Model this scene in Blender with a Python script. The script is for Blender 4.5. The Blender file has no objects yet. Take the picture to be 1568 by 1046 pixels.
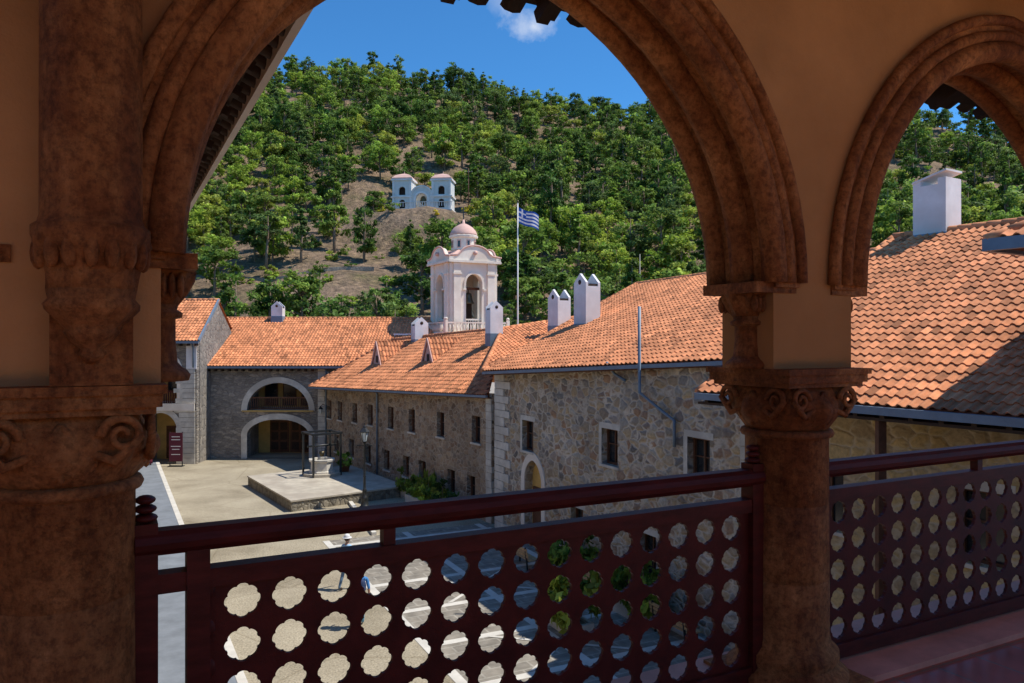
import bpy, bmesh, math, random
from mathutils import Vector, Matrix, noise
random.seed(7)
R=random.random
def U(a,b): return a+(b-a)*random.random()
V=Vector
UP=V((0,0,1))
EYE=8.5
scene=bpy.context.scene
COL=scene.collection
# ------------------------------------------------------------ helpers
def link(ob,parent=None):
    COL.objects.link(ob)
    if parent: ob.parent=parent
    return ob
def grp(name):
    e=bpy.data.objects.new(name,None); e.empty_display_size=.5
    return link(e)
def frame(o,xd,up=UP):
    """local x = along wall, y = up, z = outward normal (xd x up)"""
    xd=V(xd).normalized(); n=xd.cross(up).normalized()
    M=Matrix.Identity(4)
    for i in range(3):
        M[i][0]=xd[i]; M[i][1]=up[i]; M[i][2]=n[i]; M[i][3]=o[i]
    return M
def planM(o,xd):
    """local x along xd, y = left of xd, z up"""
    xd=V((xd[0],xd[1],0)).normalized(); y=UP.cross(xd)
    M=Matrix.Identity(4)
    for i in range(3):
        M[i][0]=xd[i]; M[i][1]=y[i]; M[i][2]=UP[i]; M[i][3]=o[i]
    return M
class MB:
    def __init__(s): s.v=[];s.f=[];s.m=[];s.sm=[];s.t=[];s.mats=[]
    def add(s,vs,fs,mat,M=None,smooth=False,tint=1.0):
        if mat not in s.mats: s.mats.append(mat)
        k=s.mats.index(mat); b=len(s.v)
        if M is None: s.v+= [tuple(p) for p in vs]
        else: s.v+= [tuple(M@V(p)) for p in vs]
        for f in fs:
            s.f.append([b+i for i in f]); s.m.append(k); s.sm.append(smooth); s.t.append(tint)
    def box(s,a,b,mat,M=None,tint=1.0):
        x0,y0,z0=a;x1,y1,z1=b
        vs=[(x0,y0,z0),(x1,y0,z0),(x1,y1,z0),(x0,y1,z0),(x0,y0,z1),(x1,y0,z1),(x1,y1,z1),(x0,y1,z1)]
        fs=[(0,3,2,1),(4,5,6,7),(0,1,5,4),(1,2,6,5),(2,3,7,6),(3,0,4,7)]
        s.add(vs,fs,mat,M,False,tint)
    def beam(s,p,q,w,h,mat):
        p=V(p);q=V(q);d=(q-p).normalized()
        side=d.cross(UP)
        side=V((1,0,0)) if side.length<1e-4 else side.normalized()
        up=side.cross(d).normalized()
        vs=[]
        for c in (p,q):
            for a,b in ((-1,-1),(1,-1),(1,1),(-1,1)):
                vs.append(c+side*(a*w/2)+up*(b*h/2))
        s.add(vs,[(0,3,2,1),(4,5,6,7),(0,1,5,4),(1,2,6,5),(2,3,7,6),(3,0,4,7)],mat)
    def tube(s,pts,r,mat,seg=8,M=None,smooth=True):
        pts=[V(p) for p in pts]; n=len(pts)
        rs=r if isinstance(r,(list,tuple)) else [r]*n
        vs=[];fs=[]
        d0=(pts[1]-pts[0]).normalized()
        ref=UP if abs(d0.z)<.9 else V((1,0,0))
        a=d0.cross(ref).normalized()
        for i,p in enumerate(pts):
            d=(pts[min(i+1,n-1)]-pts[max(i-1,0)]).normalized()
            a=(a-d*a.dot(d))
            a=a.normalized() if a.length>1e-5 else d.orthogonal().normalized()
            b=d.cross(a)
            for j in range(seg):
                t=2*math.pi*j/seg
                vs.append(p+(a*math.cos(t)+b*math.sin(t))*rs[i])
        for i in range(n-1):
            for j in range(seg):
                k=(j+1)%seg
                fs.append((i*seg+j,i*seg+k,(i+1)*seg+k,(i+1)*seg+j))
        fs.append(tuple(range(seg))[::-1]); fs.append(tuple((n-1)*seg+j for j in range(seg)))
        s.add(vs,fs,mat,M,smooth)
    def lathe(s,prof,mat,M=None,seg=24,mod=None,smooth=True,ph=0.0):
        vs=[];fs=[]
        for i,(r,z) in enumerate(prof):
            for j in range(seg):
                t=2*math.pi*(j)/seg+ph
                rr=r*(mod(t,i) if mod else 1)
                vs.append((rr*math.cos(t),rr*math.sin(t),z))
        n=len(prof)
        for i in range(n-1):
            for j in range(seg):
                k=(j+1)%seg
                fs.append((i*seg+j,i*seg+k,(i+1)*seg+k,(i+1)*seg+j))
        fs.append(tuple(range(seg))[::-1]); fs.append(tuple((n-1)*seg+j for j in range(seg)))
        s.add(vs,fs,mat,M,smooth)
    def ball(s,c,r,mat,M=None,seg=10,rings=7):
        c=V(c); r=V(r) if not isinstance(r,(int,float)) else V((r,r,r))
        vs=[];fs=[]
        for i in range(1,rings):
            p=math.pi*i/rings
            for j in range(seg):
                t=2*math.pi*j/seg
                vs.append((c.x+r.x*math.sin(p)*math.cos(t),c.y+r.y*math.sin(p)*math.sin(t),c.z+r.z*math.cos(p)))
        top=len(vs); vs.append((c.x,c.y,c.z+r.z)); vs.append((c.x,c.y,c.z-r.z))
        for i in range(rings-2):
            for j in range(seg):
                k=(j+1)%seg
                fs.append((i*seg+j,(i+1)*seg+j,(i+1)*seg+k,i*seg+k))
        for j in range(seg):
            k=(j+1)%seg
            fs.append((top,j,k)); fs.append((top+1,(rings-2)*seg+k,(rings-2)*seg+j))
        s.add(vs,fs,mat,M,True)
    def build(s,name,parent=None):
        me=bpy.data.meshes.new(name)
        me.from_pydata(s.v,[],s.f)
        for m in s.mats: me.materials.append(m)
        me.polygons.foreach_set('material_index',s.m)
        me.polygons.foreach_set('use_smooth',s.sm)
        at=me.attributes.new('tint','FLOAT','FACE'); at.data.foreach_set('value',s.t)
        me.update()
        return link(bpy.data.objects.new(name,me),parent)

def panel(name,outer,holes,th,M,mat,parent=None,center=False):
    cu=bpy.data.curves.new(name,'CURVE'); cu.dimensions='2D'; cu.fill_mode='BOTH'; cu.extrude=th/2
    for lp in [outer]+list(holes):
        sp=cu.splines.new('POLY'); sp.points.add(len(lp)-1)
        for i,p in enumerate(lp): sp.points[i].co=(p[0],p[1],0,1)
        sp.use_cyclic_u=True
    tmp=bpy.data.objects.new('tmp',cu); COL.objects.link(tmp)
    dg=bpy.context.evaluated_depsgraph_get()
    me=bpy.data.meshes.new_from_object(tmp.evaluated_get(dg))
    bpy.data.objects.remove(tmp); bpy.data.curves.remove(cu)
    for p in me.polygons: p.use_smooth=False
    me.materials.clear(); me.materials.append(mat); me.name=name
    ob=bpy.data.objects.new(name,me); link(ob,parent)
    ob.matrix_world=M@Matrix.Translation((0,0,0 if center else -th/2))
    return ob
def arc(cx,zs,hw,rise,n=22,k=.07):
    o=[]
    for i in range(n+1):
        t=math.pi*i/n
        o.append((cx-hw*math.cos(t), zs+rise*math.sin(t)*(1+k*(1-abs(math.cos(t))))))
    return o
def arch_hole(cx,z0,zs,hw,rise,k=.0,n=22):
    return [(cx-hw,z0)]+arc(cx,zs,hw,rise,n,k)+[(cx+hw,z0)]
def ring(cx,z0,zs,hw,rise,w,k=0.0,n=22):
    a=[(cx-hw-w,z0)]+arc(cx,zs,hw+w,rise+w,n,k)+[(cx+hw+w,z0)]
    b=[(cx+hw,z0)]+arc(cx,zs,hw,rise,n,k)[::-1]+[(cx-hw,z0)]
    return a+b
def rect(x0,x1,z0,z1): return [(x0,z0),(x1,z0),(x1,z1),(x0,z1)]

# ------------------------------------------------------------ materials
def newmat(name):
    m=bpy.data.materials.new(name); m.use_nodes=True
    nt=m.node_tree; nt.nodes.clear()
    out=nt.nodes.new('ShaderNodeOutputMaterial'); b=nt.nodes.new('ShaderNodeBsdfPrincipled')
    nt.links.new(b.outputs[0],out.inputs[0])
    return m,nt,b,out
def N(nt,t,**k):
    n=nt.nodes.new(t)
    for a,b in k.items(): setattr(n,a,b)
    return n
def ramp(nt,stops,interp='LINEAR'):
    r=nt.nodes.new('ShaderNodeValToRGB'); r.color_ramp.interpolation=interp
    e=r.color_ramp.elements
    while len(e)<len(stops): e.new(.5)
    for i,(p,c) in enumerate(stops):
        e[i].position=p; e[i].color=(c[0],c[1],c[2],1)
    return r
def mixc(nt,mode,fac,a,b):
    m=nt.nodes.new('ShaderNodeMix'); m.data_type='RGBA'; m.blend_type=mode
    def s(i,x):
        if isinstance(x,(int,float)): m.inputs[i].default_value=x
        elif isinstance(x,tuple): m.inputs[i].default_value=(x[0],x[1],x[2],1)
        else: nt.links.new(x,m.inputs[i])
    s(0,fac); s(6,a); s(7,b)
    return m.outputs[2]
def sc(c,k): return tuple(min(1,x*k) for x in c)
def simple(name,base,rough=.8,scale=3,var=.25,bump=.15,bscale=20,metal=0,spec=.3,dirt=None,stretch=(1,1,1)):
    m,nt,b,out=newmat(name)
    tc=N(nt,'ShaderNodeTexCoord'); mp=N(nt,'ShaderNodeMapping'); mp.inputs['Scale'].default_value=stretch
    nt.links.new(tc.outputs['Object'],mp.inputs[0])
    n1=N(nt,'ShaderNodeTexNoise'); n1.inputs['Scale'].default_value=scale; n1.inputs['Detail'].default_value=8; n1.inputs['Roughness'].default_value=.65
    nt.links.new(mp.outputs[0],n1.inputs[0])
    r=ramp(nt,[(.3,sc(base,1-var)),(.7,sc(base,1+var))]); nt.links.new(n1.outputs[0],r.inputs[0])
    col=r.outputs[0]
    if dirt:
        n3=N(nt,'ShaderNodeTexNoise'); n3.inputs['Scale'].default_value=scale*.35; n3.inputs['Detail'].default_value=6
        nt.links.new(mp.outputs[0],n3.inputs[0])
        rr=ramp(nt,[(.44,(0,0,0)),(.64,(1,1,1))]); nt.links.new(n3.outputs[0],rr.inputs[0])
        col=mixc(nt,'MIX',rr.outputs[0],col,dirt)
    nt.links.new(col,b.inputs['Base Color'])
    b.inputs['Roughness'].default_value=rough; b.inputs['Metallic'].default_value=metal
    b.inputs['Specular IOR Level'].default_value=spec
    if bump:
        n2=N(nt,'ShaderNodeTexNoise'); n2.inputs['Scale'].default_value=bscale; n2.inputs['Detail'].default_value=6; n2.inputs['Roughness'].default_value=.7
        nt.links.new(mp.outputs[0],n2.inputs[0])
        bp=N(nt,'ShaderNodeBump'); bp.inputs['Strength'].default_value=bump; bp.inputs['Distance'].default_value=.02
        nt.links.new(n2.outputs[0],bp.inputs['Height']); nt.links.new(bp.outputs[0],b.inputs['Normal'])
    return m
def sandstone():
    m,nt,b,out=newmat('carved_sandstone')
    tc=N(nt,'ShaderNodeTexCoord')
    def no(s,d=8,r=.65,st=(1,1,1)):
        mp=N(nt,'ShaderNodeMapping'); mp.inputs['Scale'].default_value=st; nt.links.new(tc.outputs['Object'],mp.inputs[0])
        n=N(nt,'ShaderNodeTexNoise'); n.inputs['Scale'].default_value=s; n.inputs['Detail'].default_value=d; n.inputs['Roughness'].default_value=r
        nt.links.new(mp.outputs[0],n.inputs[0]); return n.outputs[0]
    a_=ramp(nt,[(.28,(.22,.078,.024)),(.43,(.46,.19,.06)),(.6,(.62,.29,.10)),(.75,(.74,.40,.17))]); nt.links.new(no(4.5,10,.75),a_.inputs[0])
    g=ramp(nt,[(.40,(1,1,1)),(.58,(.42,.33,.29))]); nt.links.new(no(1.6,9,.75,(1,1,.35)),g.inputs[0])
    sp=ramp(nt,[(.38,(.55,.52,.5)),(.56,(1.1,1.1,1.1))]); nt.links.new(no(38,7,.75),sp.inputs[0])
    c=mixc(nt,'MULTIPLY',1.0,a_.outputs[0],g.outputs[0]); c=mixc(nt,'MULTIPLY',1.0,c,sp.outputs[0])
    nt.links.new(c,b.inputs['Base Color']); b.inputs['Roughness'].default_value=.68; b.inputs['Specular IOR Level'].default_value=.25
    bp=N(nt,'ShaderNodeBump'); bp.inputs['Strength'].default_value=.85; bp.inputs['Distance'].default_value=.014
    nt.links.new(no(50,8,.8),bp.inputs['Height'])
    b2=N(nt,'ShaderNodeBump'); b2.inputs['Strength'].default_value=.45; b2.inputs['Distance'].default_value=.03
    nt.links.new(no(9,6,.6),b2.inputs['Height']); nt.links.new(bp.outputs[0],b2.inputs['Normal']); nt.links.new(b2.outputs[0],b.inputs['Normal'])
    return m
def rubble(name,cols,mortar,scale=(2.2,3.6,2.2),edge=.06,bump=.6,rough=.9):
    m,nt,b,out=newmat(name)
    tc=N(nt,'ShaderNodeTexCoord'); mp=N(nt,'ShaderNodeMapping'); mp.inputs['Scale'].default_value=scale
    nt.links.new(tc.outputs['Object'],mp.inputs[0])
    wn=N(nt,'ShaderNodeTexNoise'); wn.inputs['Scale'].default_value=1.4; wn.inputs['Detail'].default_value=3
    nt.links.new(mp.outputs[0],wn.inputs[0])
    ad=N(nt,'ShaderNodeMix',data_type='RGBA',blend_type='ADD'); ad.inputs[0].default_value=.6
    nt.links.new(mp.outputs[0],ad.inputs[6]); nt.links.new(wn.outputs['Color'],ad.inputs[7])
    v1=N(nt,'ShaderNodeTexVoronoi'); v2=N(nt,'ShaderNodeTexVoronoi',feature='DISTANCE_TO_EDGE')
    for v in (v1,v2):
        v.inputs['Scale'].default_value=1; v.inputs['Randomness'].default_value=.9
        nt.links.new(ad.outputs[2],v.inputs['Vector'])
    sp=N(nt,'ShaderNodeSeparateColor'); nt.links.new(v1.outputs['Color'],sp.inputs[0])
    r=ramp(nt,[(i/(len(cols)-1),c) for i,c in enumerate(cols)]); nt.links.new(sp.outputs[0],r.inputs[0])
    fn=N(nt,'ShaderNodeTexNoise'); fn.inputs['Scale'].default_value=9; fn.inputs['Detail'].default_value=8; fn.inputs['Roughness'].default_value=.7
    nt.links.new(tc.outputs['Object'],fn.inputs[0])
    fr=ramp(nt,[(.3,(.62,.62,.62)),(.7,(1.1,1.1,1.1))]); nt.links.new(fn.outputs[0],fr.inputs[0])
    c1=mixc(nt,'MULTIPLY',1.0,r.outputs[0],fr.outputs[0])
    er=ramp(nt,[(edge*.3,(1,1,1)),(edge*1.8,(0,0,0))]); nt.links.new(v2.outputs[0],er.inputs[0])
    pn=N(nt,'ShaderNodeTexNoise'); pn.inputs['Scale'].default_value=2.2; pn.inputs['Detail'].default_value=5
    nt.links.new(tc.outputs['Object'],pn.inputs[0])
    pr=ramp(nt,[(.35,(.3,.3,.3)),(.6,(1,1,1))]); nt.links.new(pn.outputs[0],pr.inputs[0])
    ef=mixc(nt,'MULTIPLY',1.0,er.outputs[0],pr.outputs[0])
    c2=mixc(nt,'MIX',ef,c1,mortar)
    ln=N(nt,'ShaderNodeTexNoise'); ln.inputs['Scale'].default_value=.35; ln.inputs['Detail'].default_value=5
    nt.links.new(tc.outputs['Object'],ln.inputs[0])
    lr=ramp(nt,[(.35,(.76,.74,.72)),(.65,(1.05,1.04,1.02))]); nt.links.new(ln.outputs[0],lr.inputs[0])
    c3=mixc(nt,'MULTIPLY',1.0,c2,lr.outputs[0])
    nt.links.new(c3,b.inputs['Base Color']); b.inputs['Roughness'].default_value=rough; b.inputs['Specular IOR Level'].default_value=.2
    hr=ramp(nt,[(0,(0,0,0)),(edge*3,(1,1,1))]); nt.links.new(v2.outputs[0],hr.inputs[0])
    hm=mixc(nt,'ADD',.35,hr.outputs[0],fn.outputs['Color'])
    bp=N(nt,'ShaderNodeBump'); bp.inputs['Strength'].default_value=bump; bp.inputs['Distance'].default_value=.06
    nt.links.new(hm,bp.inputs['Height']); nt.links.new(bp.outputs[0],b.inputs['Normal'])
    return m
def tinted(name,base,var=.3,rough=.8,nscale=5):
    m,nt,b,out=newmat(name)
    at=N(nt,'ShaderNodeAttribute',attribute_name='tint'); tc=N(nt,'ShaderNodeTexCoord')
    n1=N(nt,'ShaderNodeTexNoise'); n1.inputs['Scale'].default_value=nscale; n1.inputs['Detail'].default_value=8
    nt.links.new(tc.outputs['Object'],n1.inputs[0])
    r=ramp(nt,[(.3,sc(base,1-var)),(.7,sc(base,1+var))]); nt.links.new(n1.outputs[0],r.inputs[0])
    n2=N(nt,'ShaderNodeTexNoise'); n2.inputs['Scale'].default_value=.5; n2.inputs['Detail'].default_value=7; n2.inputs['Roughness'].default_value=.65
    nt.links.new(tc.outputs['Object'],n2.inputs[0])
    r2=ramp(nt,[(.4,(1,1,1)),(.72,(.60,.58,.58))]); nt.links.new(n2.outputs[0],r2.inputs[0])
    c=mixc(nt,'MULTIPLY',1.0,r.outputs[0],r2.outputs[0])
    vm=N(nt,'ShaderNodeVectorMath',operation='SCALE'); nt.links.new(c,vm.inputs[0]); nt.links.new(at.outputs['Fac'],vm.inputs['Scale'])
    nt.links.new(vm.outputs[0],b.inputs['Base Color']); b.inputs['Roughness'].default_value=rough; b.inputs['Specular IOR Level'].default_value=.2
    return m
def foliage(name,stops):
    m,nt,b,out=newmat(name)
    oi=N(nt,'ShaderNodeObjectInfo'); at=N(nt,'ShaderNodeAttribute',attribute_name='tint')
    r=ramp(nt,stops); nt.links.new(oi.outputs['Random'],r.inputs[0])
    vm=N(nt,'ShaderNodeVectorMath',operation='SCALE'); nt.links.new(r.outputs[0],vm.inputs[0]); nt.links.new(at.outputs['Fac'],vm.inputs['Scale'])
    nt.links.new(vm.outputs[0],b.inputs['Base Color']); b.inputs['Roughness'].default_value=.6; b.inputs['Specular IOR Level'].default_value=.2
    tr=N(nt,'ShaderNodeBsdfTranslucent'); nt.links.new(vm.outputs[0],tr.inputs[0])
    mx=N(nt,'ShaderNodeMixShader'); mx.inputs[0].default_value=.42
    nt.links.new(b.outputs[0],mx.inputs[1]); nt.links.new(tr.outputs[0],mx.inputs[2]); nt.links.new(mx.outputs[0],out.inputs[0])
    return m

M_sand=sandstone()
M_plast=simple('gallery_plaster',(.50,.275,.115),.9,1.4,.18,.25,60,spec=.1,dirt=(.34,.17,.065))
M_wood=simple('maroon_wood',(.085,.013,.009),.5,6,.4,.12,90,spec=.25,stretch=(1,1,4))
M_brown=simple('brown_timber',(.13,.055,.028),.6,5,.35,.2,30)
M_dark=simple('dark_timber',(.05,.03,.02),.7,5,.3,.2,30)
M_roof=tinted('terracotta_tile',(.74,.30,.135),.22)
M_under=simple('roof_underlay',(.30,.11,.055),.9,4,.3,.2,20)
M_blue=simple('slate_blue_paint',(.17,.23,.29),.45,3,.15,.05,30,spec=.5)
M_white=simple('white_render',(.80,.78,.76),.85,1.6,.1,.12,30,dirt=(.66,.62,.58))
M_cream=simple('cream_render',(.86,.78,.66),.85,1.5,.1,.08,30,dirt=(.74,.64,.52))
M_pink=simple('pink_render',(.70,.44,.36),.8,2,.12,.08,30)
M_quoin=simple('pale_ashlar',(.66,.62,.53),.85,2.5,.2,.35,14,dirt=(.50,.46,.39))
M_iron=simple('black_iron',(.02,.022,.022),.45,8,.3,.1,30,spec=.5)
M_glass=simple('dark_window_glass',(.02,.025,.03),.12,2,.2,0,spec=.8)
M_lglass=simple('lantern_glass',(.55,.62,.62),.15,2,.1,0,spec=.8)
M_yel=simple('ochre_plaster',(.66,.42,.13),.85,2,.15,.1,30)
M_rubL=rubble('rubble_brown',[(.22,.16,.11),(.50,.36,.24),(.32,.26,.20),(.58,.43,.28),(.32,.20,.13),(.54,.46,.36)],(.52,.44,.34),(2.6,4.0,2.6))
M_rubN=rubble('rubble_ochre',[(.20,.19,.18),(.62,.47,.29),(.32,.30,.27),(.66,.49,.28),(.46,.43,.38),(.50,.30,.17),(.28,.27,.25),(.64,.58,.47)],(.70,.62,.50),(2.3,3.6,2.3),.08,.8)
M_rubB=rubble('coursed_grey_stone',[(.24,.22,.20),(.40,.36,.31),(.29,.27,.24),(.48,.43,.36)],(.19,.17,.15),(2.0,5.2,2.0),.05)
M_rubR=rubble('rubble_yellow',[(.66,.48,.22),(.76,.57,.28),(.48,.37,.23),(.68,.53,.32)],(.66,.55,.38),(2.0,2.9,2.0),.06)
M_rubP=rubble('platform_stone',[(.22,.20,.16),(.40,.35,.26),(.30,.28,.23)],(.16,.14,.11),(2.5,6,2.5),.06)
M_slab=simple('platform_paving',(.48,.43,.34),.9,2,.22,.2,25,dirt=(.38,.33,.26))
M_light=simple('pale_paving_band',(.60,.57,.50),.9,2,.15,.1,25)
M_bark=simple('bark',(.24,.17,.12),.9,8,.3,.4,30)
M_pine=foliage('pine_foliage',[(0,(.060,.115,.024)),(.25,(.10,.175,.032)),(.5,(.155,.24,.042)),(.75,(.22,.31,.05)),(1,(.11,.17,.055))])
M_brd=foliage('broadleaf_foliage',[(0,(.22,.34,.05)),(.5,(.31,.41,.055)),(1,(.38,.42,.07))])
M_gorse=foliage('gorse_foliage',[(0,(.60,.48,.03)),(1,(.40,.38,.04))])
M_skin=simple('skin',(.5,.29,.2),.5,10,.08,0)
M_bronze=simple('bell_bronze',(.12,.10,.06),.4,4,.3,.1,20,metal=.8)

def courtyard_mat():
    m,nt,b,out=newmat('courtyard_asphalt')
    tc=N(nt,'ShaderNodeTexCoord')
    n1=N(nt,'ShaderNodeTexNoise'); n1.inputs['Scale'].default_value=.3; n1.inputs['Detail'].default_value=9; n1.inputs['Roughness'].default_value=.65
    n2=N(nt,'ShaderNodeTexNoise'); n2.inputs['Scale'].default_value=18; n2.inputs['Detail'].default_value=5; n2.inputs['Roughness'].default_value=.7
    v=N(nt,'ShaderNodeTexVoronoi'); v.inputs['Scale'].default_value=7
    for n in (n1,n2,v): nt.links.new(tc.outputs['Object'],n.inputs[0])
    r=ramp(nt,[(.35,(.30,.255,.18)),(.5,(.40,.345,.25)),(.65,(.47,.41,.30))]); nt.links.new(n1.outputs[0],r.inputs[0])
    r2=ramp(nt,[(.35,(.55,.55,.55)),(.65,(1.22,1.22,1.19))]); nt.links.new(n2.outputs[0],r2.inputs[0])
    c=mixc(nt,'MULTIPLY',1.0,r.outputs[0],r2.outputs[0])
    r3=ramp(nt,[(.0,(.7,.69,.66)),(.35,(1,1,1))]); nt.links.new(v.outputs['Distance'],r3.inputs[0])
    c=mixc(nt,'MULTIPLY',.7,c,r3.outputs[0])
    # hairline cracks / patch joints
    v2=N(nt,'ShaderNodeTexVoronoi',feature='DISTANCE_TO_EDGE'); v2.inputs['Scale'].default_value=.22; nt.links.new(tc.outputs['Object'],v2.inputs[0])
    r5=ramp(nt,[(.0,(.72,.70,.66)),(.012,(1,1,1))]); nt.links.new(v2.outputs[0],r5.inputs[0]); c=mixc(nt,'MULTIPLY',.8,c,r5.outputs[0])
    nt.links.new(c,b.inputs['Base Color']); b.inputs['Roughness'].default_value=.95; b.inputs['Specular IOR Level'].default_value=.15
    bp=N(nt,'ShaderNodeBump'); bp.inputs['Strength'].default_value=.5; bp.inputs['Distance'].default_value=.02
    nt.links.new(n2.outputs[0],bp.inputs['Height']); nt.links.new(bp.outputs[0],b.inputs['Normal'])
    return m
M_court=courtyard_mat()
def brick(name,c1,c2,mortar,w,h,ms=.012,rough=.4,rot=0,spec=.4,bump=.3,scale=1):
    m,nt,b,out=newmat(name)
    tc=N(nt,'ShaderNodeTexCoord'); mp=N(nt,'ShaderNodeMapping'); mp.inputs['Rotation'].default_value=(0,0,rot)
    nt.links.new(tc.outputs['Object'],mp.inputs[0])
    br=N(nt,'ShaderNodeTexBrick'); br.offset=0 if ms<.02 else .5
    br.inputs['Color1'].default_value=(*c1,1); br.inputs['Color2'].default_value=(*c2,1); br.inputs['Mortar'].default_value=(*mortar,1)
    br.inputs['Scale'].default_value=scale; br.inputs['Mortar Size'].default_value=ms; br.inputs['Brick Width'].default_value=w; br.inputs['Row Height'].default_value=h
    nt.links.new(mp.outputs[0],br.inputs[0])
    n=N(nt,'ShaderNodeTexNoise'); n.inputs['Scale'].default_value=3; n.inputs['Detail'].default_value=8; nt.links.new(tc.outputs['Object'],n.inputs[0])
    r=ramp(nt,[(.3,(.65,.65,.65)),(.7,(1.1,1.1,1.1))]); nt.links.new(n.outputs[0],r.inputs[0])
    c=mixc(nt,'MULTIPLY',1.0,br.outputs[0],r.outputs[0])
    nt.links.new(c,b.inputs['Base Color']); b.inputs['Roughness'].default_value=rough; b.inputs['Specular IOR Level'].default_value=spec
    bp=N(nt,'ShaderNodeBump'); bp.inputs['Strength'].default_value=bump; bp.inputs['Distance'].default_value=.01; bp.invert=True
    nt.links.new(br.outputs['Fac'],bp.inputs['Height']); nt.links.new(bp.outputs[0],b.inputs['Normal'])
    return m
ANG=math.radians(27.5)
a=V((math.cos(ANG),math.sin(ANG),0)); n_=V((-math.sin(ANG),math.cos(ANG),0))
M_floor=brick('red_floor_tile',(.46,.10,.05),(.58,.14,.07),(.30,.16,.11),.30,.30,.009,.28,-ANG,.4)
M_kerb=simple('pink_stone_kerb',(.74,.36,.25),.6,3,.2,.1,30,spec=.15)
M_slabs=brick('grey_setts',(.25,.225,.185),(.32,.285,.23),(.38,.35,.29),.7,.45,.03,.85,-ANG,.2)

# ------------------------------------------------------------ ground
def poly_sheet(name,pts,z,mat,parent=None):
    me=bpy.data.meshes.new(name); me.from_pydata([(p[0],p[1],z) for p in pts],[],[tuple(range(len(pts)))])
    me.materials.append(mat); me.update()
    return link(bpy.data.objects.new(name,me),parent)
M_dirt=simple('dry_earth',(.24,.19,.13),.95,.4,.3,.3,6)
poly_sheet('ground',[(-2500,-2500),(2500,-2500),(2500,2500),(-2500,2500)],-.02,M_dirt)
poly_sheet('courtyard_paving',[(-34,-10),(20,-10),(20,70),(-34,70)],0.0,M_court)
def S(s,n,z=0): return a*s+n_*n+UP*z      # gallery survey frame: s along arcade, n outward

# ------------------------------------------------------------ GALLERY (where the camera stands)
ARC_N=2.64; SP=2.96; S0=-.12; HW=1.23; SPR=EYE+.26; RISE=1.23
gal=grp('arcaded_gallery')
FZ=EYE-1.6
COLS=[S0+SP*i for i in range(0,5)]
AF=frame(S(0,ARC_N,0),a)
out=[(COLS[0]-.25,EYE-.13)]
for i,c in enumerate(COLS):
    if i>0: out.append((c-.25,EYE-.13))
    out.append((c+.25,EYE-.13))
    if i<len(COLS)-1:
        out+=arc((c+COLS[i+1])/2,SPR,HW,RISE,30,.07)
out+=[(COLS[-1]+.25,EYE+2.35),(COLS[0]-.25,EYE+2.35)]
o2=[out[0]]
for p in out[1:]:
    if (abs(p[0]-o2[-1][0])+abs(p[1]-o2[-1][1]))>1e-4: o2.append(p)
panel('arcade_wall',o2,[],.32,AF,M_plast,gal,center=True)
mb=MB()
def sq(t): return 1/max(abs(math.cos(t)),abs(math.sin(t)))
for i in range(len(COLS)-1):
    cx=(COLS[i]+COLS[i+1])/2
    panel('archivolt',ring(cx,SPR-.02,SPR,HW-.012,RISE-.012,.15,.07,30),[],.37,AF,M_sand,gal,center=True)
    for w,r,zz in ((0.0,.055,.175),(.075,.030,.185),(.155,.028,.185),(0.0,.055,-.175),(.155,.028,-.185)):
        pts=[(x,z,zz) for x,z in arc(cx,SPR,HW+w-.01,RISE+w-.01,36,.07)]
        mb.tube(pts,r,M_sand,10,AF)
    pts=[(x,z,0) for x,z in arc(cx,SPR,HW-.02,RISE-.02,36,.07)]
    mb.tube(pts,.06,M_sand,10,AF)
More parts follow.
